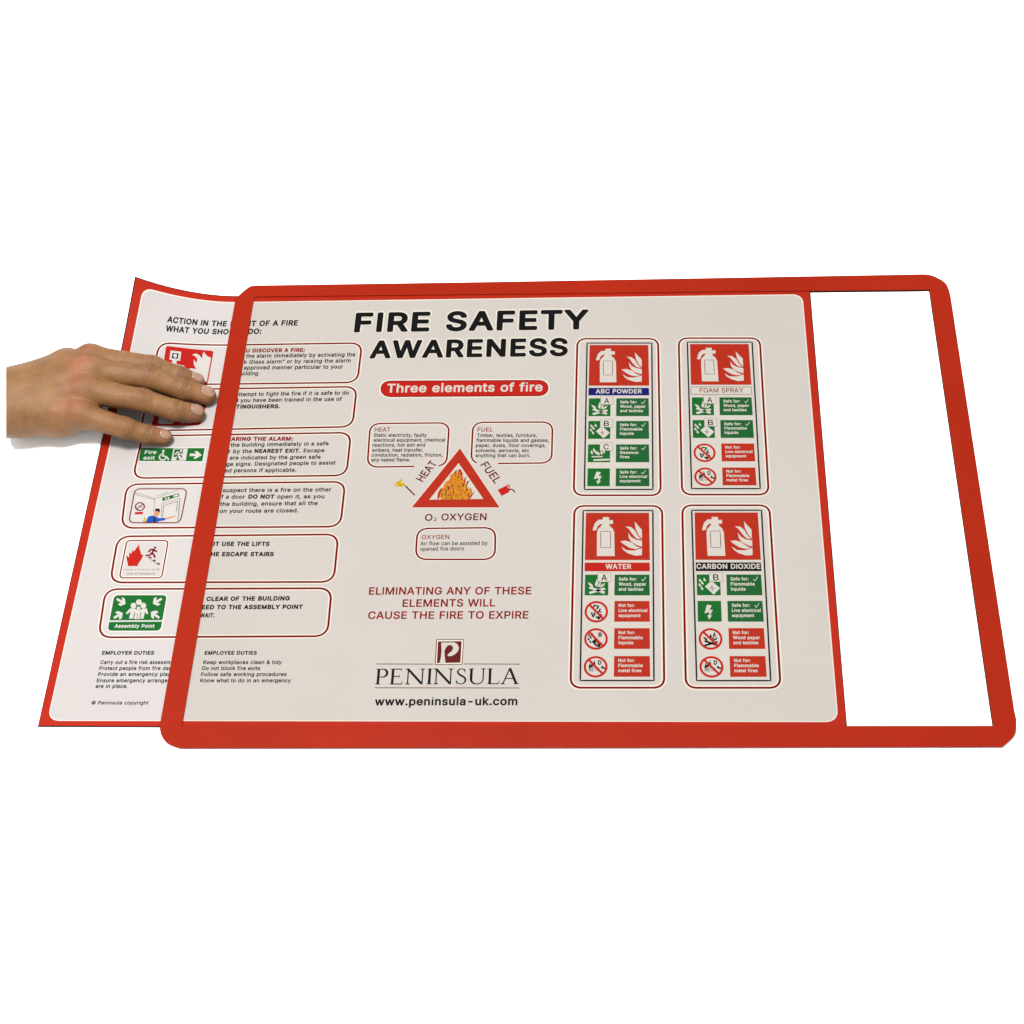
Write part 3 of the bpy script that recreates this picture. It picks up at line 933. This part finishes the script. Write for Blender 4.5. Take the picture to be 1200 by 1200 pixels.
# ---- the four extinguisher panels
ROWS = [0.377, 0.532, 0.692, 0.856]
RH = 0.122
def ext_panel(fq, oq, name, strip, rows, label):
    def U(u, v): return tuple(bil(fq, u, v))
    def pl(pts): return [P2(*U(*q)) for q in pts]
    a = Art()
    outline(a, oq, 0.0075, 0.0017, P_LINE, 0.0040)
    p = pl([(0, 0), (1, 0), (1, 1), (0, 1)])
    a.fill([p], PRINT_WHITE, 3)
    a.strip(dense(p, 0.003), 0.0012, P_BLACK, 5, True)
    po = a.build('extinguisher_panel', poster)
    po['label'] = label
    # red picture
    a = Art()
    a.fill([pl([(0.04, 0.013), (0.945, 0.013), (0.955, 0.291), (0.035, 0.291)])], P_RED, 4)
    def X(x, y):
        l = 107 - (y - 72) * 20 / 1031.0; r = 565 + (y - 72) * 7 / 1031.0
        return ((x - l) / (r - l), (y - 72) / 1031.0)
    body = [(197, 348), (197, 210), (203, 185), (222, 168), (234, 152), (236, 112), (277, 112), (277, 130), (303, 130), (303, 153), (278, 153), (282, 166), (300, 180), (311, 205), (314, 348)]
    hose = [(238, 126), (207, 128), (184, 148), (170, 185), (172, 194), (193, 191), (201, 168), (216, 155), (238, 152)]
    a.fill([pl([X(*q) for q in body]), pl([X(*q) for q in hose])], PRINT_WHITE, 5)
    a.strip(pl([X(*q) for q in [(222, 198), (287, 198), (287, 297), (222, 297)]]), 0.0005, P_LINE, 6, True)
    for t in ([(445, 137), (468, 163), (493, 188), (494, 243), (472, 222), (452, 182)],
              [(384, 168), (420, 171), (447, 192), (466, 225), (489, 247), (455, 240), (428, 212), (408, 184)],
              [(402, 207), (422, 232), (452, 248), (494, 254), (494, 292), (458, 281), (424, 262), (408, 240)],
              [(350, 258), (385, 254), (425, 266), (458, 290), (484, 298), (450, 306), (410, 297), (375, 277)],
              [(358, 290), (390, 312), (440, 315), (494, 300), (493, 343), (450, 346), (402, 332), (372, 312)]):
        a.fill([pl([X(*q) for q in t])], PRINT_WHITE, 5)
    a.build('extinguisher_picture', po)
    # name strip
    a = Art()
    m, ink, l, r, w = strip
    sp = pl([(0.035, 0.306), (0.95, 0.306), (0.955, 0.357), (0.033, 0.357)])
    if m is None:
        a.strip(dense(sp, 0.003), 0.0006, P_TAN, 4, True)
    else:
        a.fill([sp], m, 4)
    x0, y0 = U(l, 0.344); x1, y1 = U(r, 0.344)
    text(a, name, (x0, y0), (x1, y1), 0.030 * (fq[3][1] - fq[0][1]), ink, w, 6)
    a.build('name_strip', po)
    # rows
    for y, (sym, lines) in zip(ROWS, rows):
        def C(u, v): return (0.043 + 0.327 * u, y + RH * v)
        def cell(art, pts, m, lay): art.fill([pl([C(*q) for q in pts])], m, lay)
        safe = lines[0] == 'Safe for:'
        a = Art()
        ink = PRINT_WHITE
        no = not safe
        if no:
            E = lambda rx, ry, n=36: [(0.5 + rx * math.cos(2 * math.pi * k / n), 0.52 + ry * math.sin(2 * math.pi * k / n)) for k in range(n)]
            cell(a, E(0.50, 0.52), P_RED_L, 4)
            cell(a, E(0.405, 0.415), PRINT_WHITE, 5)
            ink = P_BLACK
        else:
            cell(a, [(0, 0), (1, 0), (1, 1), (-0.01, 1)], P_GREEN, 4)
        k = (lambda q: (0.5 + (q[0] - 0.5) * 0.82, 0.52 + (q[1] - 0.5) * 0.82)) if no else (lambda q: q)
        def s(pts, m=None, lay=6): cell(a, [k(q) for q in pts], m or ink, lay)
        def tab(ch):
            if no:
                A, B = C(0.60, 0.42), C(0.74, 0.42)
                text(a, ch, U(*A), U(*B), 0.026 * (fq[3][1] - fq[0][1]), P_BLACK, 0.12, 7)
            else:
                cell(a, [(0.53, -0.10), (1.12, -0.10), (1.12, 0.36), (0.53, 0.36)], P_TAN, 6)
                cell(a, [(0.545, -0.085), (1.105, -0.085), (1.105, 0.345), (0.545, 0.345)], PRINT_WHITE, 7)
                A, B = C(0.70, 0.29), C(0.94, 0.29)
                text(a, ch, U(*A), U(*B), 0.036 * (fq[3][1] - fq[0][1]), P_BLACK, 0.03, 8)
        if sym == 'wood':
            s([(0.16, 0.66), (0.22, 0.57), (0.86, 0.82), (0.82, 0.93)]); s([(0.84, 0.62), (0.88, 0.72), (0.22, 0.94), (0.16, 0.84)])
            s([(0.12, 0.36), (0.30, 0.46), (0.36, 0.62), (0.26, 0.58), (0.16, 0.48)]); s([(0.50, 0.20), (0.58, 0.36), (0.52, 0.60), (0.42, 0.50)])
            s([(0.86, 0.40), (0.82, 0.52), (0.66, 0.64), (0.66, 0.52)]); s([(0.70, 0.36), (0.62, 0.62), (0.56, 0.58), (0.60, 0.42)])
            tab('A')
        elif sym == 'liquid':
            if not no:
                s([(0.34, 0.58), (0.62, 0.30), (0.98, 0.66), (0.70, 0.97)])
                s([(0.52, 0.62), (0.76, 0.66), (0.76, 0.69), (0.52, 0.65)], P_GREY, 7); s([(0.62, 0.52), (0.66, 0.52), (0.66, 0.80), (0.62, 0.80)], P_GREY, 7)
            else:
                s([(0.28, 0.66), (0.44, 0.50), (0.80, 0.78), (0.70, 0.98), (0.50, 0.94)])
                s([(0.46, 0.72), (0.62, 0.78), (0.62, 0.82), (0.46, 0.76)], PRINT_WHITE, 7); s([(0.53, 0.66), (0.56, 0.66), (0.56, 0.88), (0.53, 0.88)], PRINT_WHITE, 7)
            for cx, cy in ((0.15, 0.28), (0.24, 0.40), (0.22, 0.66), (0.34, 0.24), (0.13, 0.50)):
                s([(cx - 0.04, cy - 0.10), (cx + 0.05, cy + 0.02), (cx + 0.03, cy + 0.10), (cx - 0.06, cy + 0.04)])
            tab('B')
        elif sym == 'gas':
            s([(0.24, 0.84), (0.98, 0.80), (0.98, 0.90), (0.26, 0.93)]); s([(0.17, 0.66), (0.66, 0.66), (0.66, 0.72), (0.17, 0.72)])
            for cx, cy in ((0.18, 0.46), (0.28, 0.34), (0.38, 0.46), (0.48, 0.52), (0.62, 0.48), (0.72, 0.40)):
                s([(cx - 0.04, cy - 0.14), (cx + 0.05, cy), (cx + 0.02, cy + 0.12), (cx - 0.06, cy + 0.02)])
            tab('C')
        elif sym == 'bolt':
            s([(0.40, 0.18), (0.60, 0.22), (0.50, 0.44), (0.64, 0.42), (0.52, 0.70), (0.60, 0.70), (0.46, 0.90), (0.40, 0.68), (0.46, 0.70), (0.50, 0.54), (0.28, 0.60)])
        elif sym == 'plug':
            for pts in ([(0.40, 0.12), (0.62, 0.18), (0.52, 0.34)], [(0.40, 0.12), (0.33, 0.30)], [(0.70, 0.34), (0.62, 0.50), (0.74, 0.52)], [(0.25, 0.56), (0.34, 0.80), (0.44, 0.62), (0.36, 0.56)],
                        [(0.50, 0.80), (0.62, 0.92), (0.78, 0.70), (0.72, 0.66)], [(0.60, 0.78), (0.66, 0.90)]):
                a.stroke([P2(*U(*C(*k(q)))) for q in pts], 0.0011, P_BLACK, 6)
        elif sym == 'metal':
            for cx, cy, h in ((0.20, 0.46, 0.2), (0.30, 0.42, 0.18), (0.42, 0.34, 0.26), (0.82, 0.52, 0.12), (0.92, 0.58, 0.1)):
                s([(cx, cy - h), (cx + 0.07, cy), (cx + 0.04, cy + h * 0.7), (cx - 0.06, cy + h * 0.4)])
            A, B = C(0.22, 0.74), C(0.70, 0.74)
            text(a, 'METAL', U(*A), U(*B), 0.022 * (fq[3][1] - fq[0][1]), P_BLACK, 0.02, 6)
            tab('D')
        if no:
            cell(a, [(0.155, 0.20), (0.225, 0.13), (0.845, 0.84), (0.775, 0.91)], P_RED_L, 9)
        a.build('hazard_symbol', po)
        a = Art()
        a.fill([pl([(0.458, y), (0.945, y), (0.95, y + RH), (0.455, y + RH)])], P_GREEN_D if safe else P_RED, 4)
        for j, (s_, r_) in enumerate(zip(lines, [{'Safe for:': 0.765, 'Not for:': 0.735}[lines[0]]] + [{'Wood, paper': 0.90, 'Wood paper': 0.885, 'and textiles': 0.86, 'Flammable': 0.85, 'liquids': 0.72,
                                    'Gaseous': 0.79, 'fires': 0.655, 'Live electrical': 0.915, 'equipment': 0.82, 'metal fires': 0.83}[q] for q in lines[1:]])):
            yy = y + RH * (0.29 + 0.245 * j)
            text(a, s_, U(0.515, yy), U(r_, yy), 0.0195 * (fq[3][1] - fq[0][1]), PRINT_WHITE, 0.10, 6)
        if safe:
            a.stroke([P2(*U(u, y + RH * v)) for u, v in ((0.835, 0.22), (0.855, 0.31), (0.895, 0.12))], 0.0005, PRINT_WHITE, 6)
        a.build('advice_box', po)
wood_y = ('wood', ('Safe for:', 'Wood, paper', 'and textiles'))
liq_y = ('liquid', ('Safe for:', 'Flammable', 'liquids'))
gas_y = ('gas', ('Safe for:', 'Gaseous', 'fires'))
bolt_y = ('bolt', ('Safe for:', 'Live electrical', 'equipment'))
plug_n = ('plug', ('Not for:', 'Live electrical', 'equipment'))
met_n = ('metal', ('Not for:', 'Flammable', 'metal fires'))
liq_n = ('liquid', ('Not for:', 'Flammable', 'liquids'))
wood_n = ('wood', ('Not for:', 'Wood paper', 'and textiles'))
E1 = ZF(6, 670, 390); E2 = ZF(6, 790, 390); E3 = ZF(5.4545, 660, 590); E4 = ZF(5.4519, 790, 590)
def q4(f, *p): return [f(*q) for q in p]
ext_panel(q4(E1, (108, 73), (563, 73), (571, 1102), (89, 1102)), q4(E1, (40, 42), (607, 42), (626, 1143), (14, 1143)), 'ABC POWDER', (P_BLUE, PRINT_WHITE, 0.145, 0.843, 0.08),
          [wood_y, liq_y, gas_y, bolt_y], 'extinguisher panel with the blue ABC POWDER strip')
ext_panel(q4(E2, (93, 66), (548, 66), (605, 1096), (123, 1096)), q4(E2, (32, 38), (602, 38), (665, 1138), (56, 1138)), 'FOAM SPRAY', (None, P_LINE, 0.165, 0.826, 0.02),
          [wood_y, liq_y, plug_n, met_n], 'extinguisher panel with the pale FOAM SPRAY strip')
ext_panel(q4(E3, (128, 46), (573, 46), (580, 1132), (109, 1132)), q4(E3, (72, 16), (632, 16), (646, 1178), (47, 1178)), 'WATER', (P_RED_L, PRINT_WHITE, 0.33, 0.69, 0.09),
          [wood_y, plug_n, liq_n, met_n], 'extinguisher panel with the red WATER strip')
ext_panel(q4(E4, (112, 44), (558, 44), (617, 1132), (144, 1132)), q4(E4, (52, 12), (608, 12), (680, 1178), (75, 1178)), 'CARBON DIOXIDE', (P_BLACK, PRINT_WHITE, 0.045, 0.94, 0.08),
          [liq_y, bolt_y, wood_n, met_n], 'extinguisher panel with the black CARBON DIOXIDE strip')

# ------------------------------------------------------------------ the hand: one continuous skin from a blended distance field
SKIN = bpy.data.materials.new('skin')
SKIN.use_nodes = True
nt = SKIN.node_tree
b = nt.nodes['Principled BSDF']
b.inputs['Roughness'].default_value = 0.55
b.inputs['Specular IOR Level'].default_value = 0.26
b.inputs['Subsurface Weight'].default_value = 0.12
b.inputs['Subsurface Radius'].default_value = (1.0, 0.35, 0.15)
b.inputs['Subsurface Scale'].default_value = 0.003
at = nt.nodes.new('ShaderNodeAttribute'); at.attribute_name = 'skin_tone'
tc = nt.nodes.new('ShaderNodeTexCoord')
n1 = nt.nodes.new('ShaderNodeTexNoise'); n1.inputs['Scale'].default_value = 55; n1.inputs['Detail'].default_value = 6
n1.inputs['Roughness'].default_value = 0.65
nt.links.new(tc.outputs['Object'], n1.inputs['Vector'])
rp = nt.nodes.new('ShaderNodeValToRGB')
rp.color_ramp.elements[0].position = 0.30; rp.color_ramp.elements[0].color = (0.74, 0.68, 0.60, 1)
rp.color_ramp.elements[1].position = 0.72; rp.color_ramp.elements[1].color = (1.16, 1.15, 1.14, 1)
nt.links.new(n1.outputs['Fac'], rp.inputs['Fac'])
mx = nt.nodes.new('ShaderNodeMix'); mx.data_type = 'RGBA'; mx.blend_type = 'MULTIPLY'; mx.inputs[0].default_value = 1.0
nt.links.new(at.outputs['Color'], mx.inputs[6]); nt.links.new(rp.outputs['Color'], mx.inputs[7])
nt.links.new(mx.outputs[2], b.inputs['Base Color'])
v1 = nt.nodes.new('ShaderNodeTexVoronoi'); v1.inputs['Scale'].default_value = 900
n2 = nt.nodes.new('ShaderNodeTexNoise'); n2.inputs['Scale'].default_value = 420; n2.inputs['Detail'].default_value = 4
nt.links.new(tc.outputs['Object'], v1.inputs['Vector']); nt.links.new(tc.outputs['Object'], n2.inputs['Vector'])
ad = nt.nodes.new('ShaderNodeMath'); ad.operation = 'ADD'
nt.links.new(v1.outputs['Distance'], ad.inputs[0]); nt.links.new(n2.outputs['Fac'], ad.inputs[1])
bp = nt.nodes.new('ShaderNodeBump'); bp.inputs['Strength'].default_value = 0.6; bp.inputs['Distance'].default_value = 0.0004
nt.links.new(ad.outputs[0], bp.inputs['Height']); nt.links.new(bp.outputs['Normal'], b.inputs['Normal'])
NAIL = mat('fingernail', (0.33, 0.180, 0.118), 0.22, 0.6, noise=0.14, nscale=160)
NAIL_TIP = mat('fingernail_edge', (0.46, 0.33, 0.24), 0.35, 0.4)

def J(x, y, z):
    return P3(x / 4.2857, 380 + y / 4.2857, z)

FINGERS = {                                    # joints in the enlarged view, with height above the table, and radii
    'index':  [J(455, 170, .0330), J(765, 213, .0245), J(905, 262, .0150), J(985, 287, .0086)],
    'middle': [J(450, 236, .0360), J(757, 271, .0270), J(925, 331, .0165), J(1038, 357, .0092)],
    'ring':   [J(425, 332, .0340), J(716, 382, .0260), J(880, 432, .0160), J(983, 445, .0088)],
    'little': [J(400, 453, .0285), J(627, 520, .0210), J(737, 553, .0130), J(826, 566, .0078)],
}
RADII = {'index': (.0108, .0092, .0083, .0068), 'middle': (.0112, .0099, .0089, .0075),
         'ring': (.0112, .0098, .0087, .0072), 'little': (.0103, .0088, .0077, .0062)}

allp = np.array([p for f in FINGERS.values() for p in f])
VOX = 0.00065
x0 = P3(7, 470, 0.02)[0] - 0.012
lo = np.array([x0, min(allp[:, 1].min(), J(60, 560, 0.0)[1]) - 0.012, 0.0009])
hi = np.array([allp[:, 0].max() + 0.012, max(allp[:, 1].max(), J(250, 110, 0.03)[1]) + 0.024, 0.062])
GX, GY, GZ = [np.arange(lo[k], hi[k], VOX, dtype=np.float32) for k in range(3)]

def cone(p, a, b, ra, rb):
    a = np.asarray(a, np.float32); b = np.asarray(b, np.float32)
    d = b - a
    L2 = float(d @ d) + 1e-12
    px, py, pz = p[0] - a[0], p[1] - a[1], p[2] - a[2]
    h = np.clip((px * d[0] + py * d[1] + pz * d[2]) / L2, 0, 1)
    return np.sqrt((px - h * d[0]) ** 2 + (py - h * d[1]) ** 2 + (pz - h * d[2]) ** 2) - (ra + (rb - ra) * h)

def smin(a, b, k):
    h = np.clip(0.5 + 0.5 * (b - a) / k, 0, 1)
    return b * (1 - h) + a * h - k * h * (1 - h)

UP = np.array([0, 0, 1.0])
def dorsal(name, k):
    f = FINGERS[name]
    a = f[min(k + 1, 3)] - f[max(k - 1, 0)]
    a = a / np.linalg.norm(a)
    n = UP - a * a[2]
    return a, n / np.linalg.norm(n)

n_cut = np.cross(ray(7, 300), ray(7, 700)); n_cut /= np.linalg.norm(n_cut)
if n_cut @ (P3(100, 470, .02) - CAM_LOC) < 0:
    n_cut = -n_cut

def hand_field(p):
    # fingers
    D = None
    for nm, f in FINGERS.items():
        r = RADII[nm]
        d = cone(p, f[0], f[1], r[0], r[1])
        d = smin(d, cone(p, f[1], f[2], r[1] * 0.97, r[2]), .003)
        d = smin(d, cone(p, f[2], f[3], r[2], r[3]), .003)
        for k, rr, hh in ((1, r[1] * .72, .0034), (2, r[2] * .66, .0026)):          # knuckle bumps
            a, n = dorsal(nm, k)
            c = f[k] + n * hh
            d = smin(d, cone(p, c - a * .002, c + a * .002, rr, rr), .003)
        a, n = dorsal(nm, 3)
        c = f[3] - n * .0012                                                        # fingertip pad
        d = smin(d, cone(p, c - a * .006, c, r[3] * .96, r[3] * .94), .003)
        D = d if D is None else smin(D, d, .0011)
    # thumb, folded under the hand
    th = cone(p, J(345, 214, .026), J(500, 235, .0125), .0150, .0100)
    th = smin(th, cone(p, J(500, 235, .0125), J(620, 265, .0098), .0098, .0080), .004)
    # palm and back of the hand
    wr = [(cone, J(-70, 345, .031), J(80, 338, .033), .0190, .0178), (cone, J(-70, 447, .028), J(80, 440, .029), .0185, .0175)]
    P = None
    def add(d, k=.010):
        nonlocal P
        P = d if P is None else smin(P, d, k)
    for fn, a, bb, ra, rb in wr:
        add(fn(p, a, bb, ra, rb))
    add(cone(p, J(60, 330, .034), J(450, 182, .0335), .0160, .0106))
    add(cone(p, J(60, 360, .035), J(445, 244, .0360), .0160, .0112))
    add(cone(p, J(60, 400, .033), J(420, 336, .0340), .0160, .0112))
    add(cone(p, J(60, 440, .030), J(395, 446, .0285), .0165, .0106))
    add(cone(p, J(110, 310, .026), J(330, 220, .0270), .0165, .0150))               # ball of the thumb
    add(cone(p, J(60, 462, .024), J(300, 472, .0215), .0160, .0140))                # outer edge of the palm
    add(cone(p, J(300, 472, .0215), J(400, 462, .0220), .0140, .0105))
    add(cone(p, J(110, 380, .024), J(390, 320, .0240), .0160, .0130))
    add(cone(p, J(440, 190, .028), J(500, 245, .0285), .0085, .0080), .006)         # webs between the fingers
    add(cone(p, J(505, 262, .0285), J(500, 325, .0275), .0085, .0080), .006)
    add(cone(p, J(445, 360, .0270), J(440, 430, .0250), .0085, .0080), .006)
    P = smin(P, th, .007)
    # tendons and knuckles on the back
    for s, e, r in ((J(120, 300, .0475), FINGERS['index'][0] + UP * .0085, .0026), (J(120, 335, .0495), FINGERS['middle'][0] + UP * .0095, .0029),
                    (J(120, 375, .0480), FINGERS['ring'][0] + UP * .0088, .0026), (J(120, 425, .0440), FINGERS['little'][0] + UP * .0075, .0022)):
        P = smin(P, cone(p, s * .45 + e * .55 - UP * .0026, e - UP * .0034, r * .9, r * 1.1), .008)
    for nm, hh, r in (('index', .0034, .0082), ('middle', .0038, .0088), ('ring', .0030, .0084), ('little', .0028, .0072)):
        c = FINGERS[nm][0] + UP * hh
        P = smin(P, cone(p, c, c + np.array([.002, 0, 0]), r, r), .006)
    d = smin(D, P, .0065)
    cut = -((p[0] - CAM_LOC[0]) * n_cut[0] + (p[1] - CAM_LOC[1]) * n_cut[1] + (p[2] - CAM_LOC[2]) * n_cut[2])
    return np.maximum(d, cut)

def surface_nets(F, org, h):
    ins = F < 0
    nx, ny, nz = F.shape
    cnt = np.zeros((nx - 1, ny - 1, nz - 1), np.int8)
    for i in (0, 1):
        for j in (0, 1):
            for k in (0, 1):
                cnt += ins[i:nx - 1 + i, j:ny - 1 + j, k:nz - 1 + k]
    cells = np.argwhere((cnt > 0) & (cnt < 8))
    idx = -np.ones(cnt.shape, np.int32)
    idx[cells[:, 0], cells[:, 1], cells[:, 2]] = np.arange(len(cells))
    acc = np.zeros((len(cells), 3)); num = np.zeros(len(cells))
    corners = [(i, j, k) for i in (0, 1) for j in (0, 1) for k in (0, 1)]
    for c in corners:
        for ax in range(3):
            if c[ax] == 0:
                e = list(c); e[ax] = 1
                fa = F[cells[:, 0] + c[0], cells[:, 1] + c[1], cells[:, 2] + c[2]]
                fb = F[cells[:, 0] + e[0], cells[:, 1] + e[1], cells[:, 2] + e[2]]
                m = (fa < 0) != (fb < 0)
                t = np.where(m, fa / np.where(m, fa - fb, 1), 0)
                pt = np.array(c, float)[None] + np.zeros((len(cells), 3))
                pt[:, ax] = t
                acc[m] += pt[m]; num[m] += 1
    V = org + (cells + acc / num[:, None]) * h
    Q = []
    for ax in range(3):
        sl = [slice(None)] * 3; sl2 = [slice(None)] * 3
        sl[ax] = slice(0, -1); sl2[ax] = slice(1, None)
        a, bq = ins[tuple(sl)], ins[tuple(sl2)]
        e = np.argwhere(a != bq)
        u, w = (ax + 1) % 3, (ax + 2) % 3
        ok = (e[:, u] > 0) & (e[:, w] > 0) & (e[:, u] < F.shape[u] - 1) & (e[:, w] < F.shape[w] - 1)
        e = e[ok]
        def cell(du, dw):
            q = e.copy(); q[:, u] -= du; q[:, w] -= dw
            return idx[q[:, 0], q[:, 1], q[:, 2]]
        q = np.column_stack([cell(1, 1), cell(0, 1), cell(0, 0), cell(1, 0)])
        flip = ~a[e[:, 0], e[:, 1], e[:, 2]]
        q[flip] = q[flip][:, ::-1]
        Q.append(q)
    return V, np.concatenate(Q)

F = hand_field((GX[:, None, None], GY[None, :, None], GZ[None, None, :]))
F[:, :, 0] = np.maximum(F[:, :, 0], VOX * 0.4)
HV, HQ = surface_nets(F, lo, VOX)
del F
def field_at(pts):
    pts = np.asarray(pts, float)
    return hand_field((pts[:, 0], pts[:, 1], pts[:, 2]))
def grad_at(pts, e=4e-4):
    g = np.column_stack([field_at(pts + np.eye(3)[k] * e) - field_at(pts - np.eye(3)[k] * e) for k in range(3)])
    return g / np.maximum(np.linalg.norm(g, axis=1, keepdims=True), 1e-9)
HN = grad_at(HV)
# creases over the finger joints
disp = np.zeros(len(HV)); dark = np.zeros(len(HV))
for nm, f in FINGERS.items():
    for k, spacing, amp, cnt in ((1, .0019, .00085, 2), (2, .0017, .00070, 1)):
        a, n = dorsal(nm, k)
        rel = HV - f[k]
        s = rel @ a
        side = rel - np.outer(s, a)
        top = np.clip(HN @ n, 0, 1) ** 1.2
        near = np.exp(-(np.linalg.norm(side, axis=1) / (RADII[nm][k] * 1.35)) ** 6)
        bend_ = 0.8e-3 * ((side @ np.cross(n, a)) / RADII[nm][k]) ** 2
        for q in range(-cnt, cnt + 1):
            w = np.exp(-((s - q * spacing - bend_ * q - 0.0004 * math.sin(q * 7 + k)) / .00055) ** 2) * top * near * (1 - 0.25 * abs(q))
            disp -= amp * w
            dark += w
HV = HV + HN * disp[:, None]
tone = np.tile(np.array([0.252, 0.123, 0.045]) * EXPO, (len(HV), 1))
def blend(w, c):
    global tone
    w = np.clip(w, 0, 1)[:, None]
    tone = tone * (1 - w) + np.array(c) * EXPO * w
for nm, wgt in (('index', .45), ('middle', .75), ('ring', .65), ('little', .65)):
    c = FINGERS[nm][0] + UP * .012 - np.array([.004, 0, 0])
    blend(wgt * np.exp(-(np.linalg.norm(HV - c, axis=1) / .0105) ** 2), (0.325, 0.110, 0.055))
    c = FINGERS[nm][1] + UP * .009
    blend(.45 * np.exp(-(np.linalg.norm(HV - c, axis=1) / .008) ** 2), (0.255, 0.102, 0.047))
    c = FINGERS[nm][3]
    blend(.55 * np.exp(-(np.linalg.norm(HV - c, axis=1) / .011) ** 2), (0.32, 0.128, 0.068))
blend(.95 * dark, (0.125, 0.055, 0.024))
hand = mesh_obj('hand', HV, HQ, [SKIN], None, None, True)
sm = hand.modifiers.new('smooth', 'SMOOTH'); sm.factor = 0.35; sm.iterations = 1
thing(hand, 'bare human hand pressing the poster flat with outstretched fingers beside the red frame', 'hand')

# fingernails: thin curved plates lying on the skin
for nm, wid, ln in (('index', .0054, .0118), ('middle', .0059, .0124), ('ring', .0058, .0118), ('little', .0047, .0100)):
    f = FINGERS[nm]
    a, n = dorsal(nm, 3)
    roll = {'index': .30, 'middle': .10, 'ring': -.02, 'little': -.05}[nm]
    sd = np.cross(n, a)
    n = n * math.cos(roll) + sd * math.sin(roll)
    sd = np.cross(n, a)
    NU, NV = 15, 17
    pts = []
    for j in range(NV):
        t = j / (NV - 1)
        if t < 0.3:
            w = math.sqrt(max(0.0, 1 - ((0.3 - t) / 0.3) ** 2)) * 0.35 + 0.62
        elif t > 0.82:
            w = 0.97 - 0.30 * ((t - 0.82) / 0.18) ** 2
        else:
            w = 0.97
        for i in range(NU):
            u = -1 + 2 * i / (NU - 1)
            tt = t - (0.16 * (u * u) * (1 if t > 0.5 else -0.55)) * abs(t - 0.5) * 2
            pts.append(f[3] + a * (RADII[nm][3] * .86 - ln * (1 - tt)) + sd * (u * w * wid) + n * .020)
    pts = np.array(pts)
    for _ in range(40):
        pts = pts - n * np.clip(field_at(pts), -.004, .004)[:, None] * 0.8
    lift = np.array([0.00012 + 0.00028 * min(1, (j / (NV - 1)) / 0.2) for j in range(NV) for i in range(NU)])
    edge = np.array([1 - 0.55 * abs(-1 + 2 * i / (NU - 1)) ** 4 for j in range(NV) for i in range(NU)])
    top = pts + n * (lift * edge)[:, None]
    bot = pts - n * .0004
    nn = len(top)
    fs, mi = [], []
    for j in range(NV - 1):
        for i in range(NU - 1):
            q = j * NU + i
            fs.append((q, q + 1, q + NU + 1, q + NU)); mi.append(1 if j >= NV - 2 else 0)
    rim = list(range(NU)) + [j * NU + NU - 1 for j in range(1, NV)] + [(NV - 1) * NU + i for i in range(NU - 2, -1, -1)] + [j * NU for j in range(NV - 2, 0, -1)]
    rp_ = pts[[q for q in rim if q < NU * (NV - 2)]]
    cand = np.where(np.linalg.norm(HV - f[3], axis=1) < .022)[0]
    dd = np.min(np.linalg.norm(HV[cand][:, None] - rp_[None], axis=2), axis=1)
    wv = np.zeros(len(HV)); wv[cand] = .75 * np.exp(-(dd / .0009) ** 2)
    blend(wv, (0.135, 0.058, 0.028))
    for k in range(len(rim)):
        p_, q_ = rim[k], rim[(k + 1) % len(rim)]
        fs.append((p_, p_ + nn, q_ + nn, q_)); mi.append(0)
    mesh_obj('fingernail', np.concatenate([top, bot]), fs, [NAIL, NAIL_TIP], mi, hand, True)
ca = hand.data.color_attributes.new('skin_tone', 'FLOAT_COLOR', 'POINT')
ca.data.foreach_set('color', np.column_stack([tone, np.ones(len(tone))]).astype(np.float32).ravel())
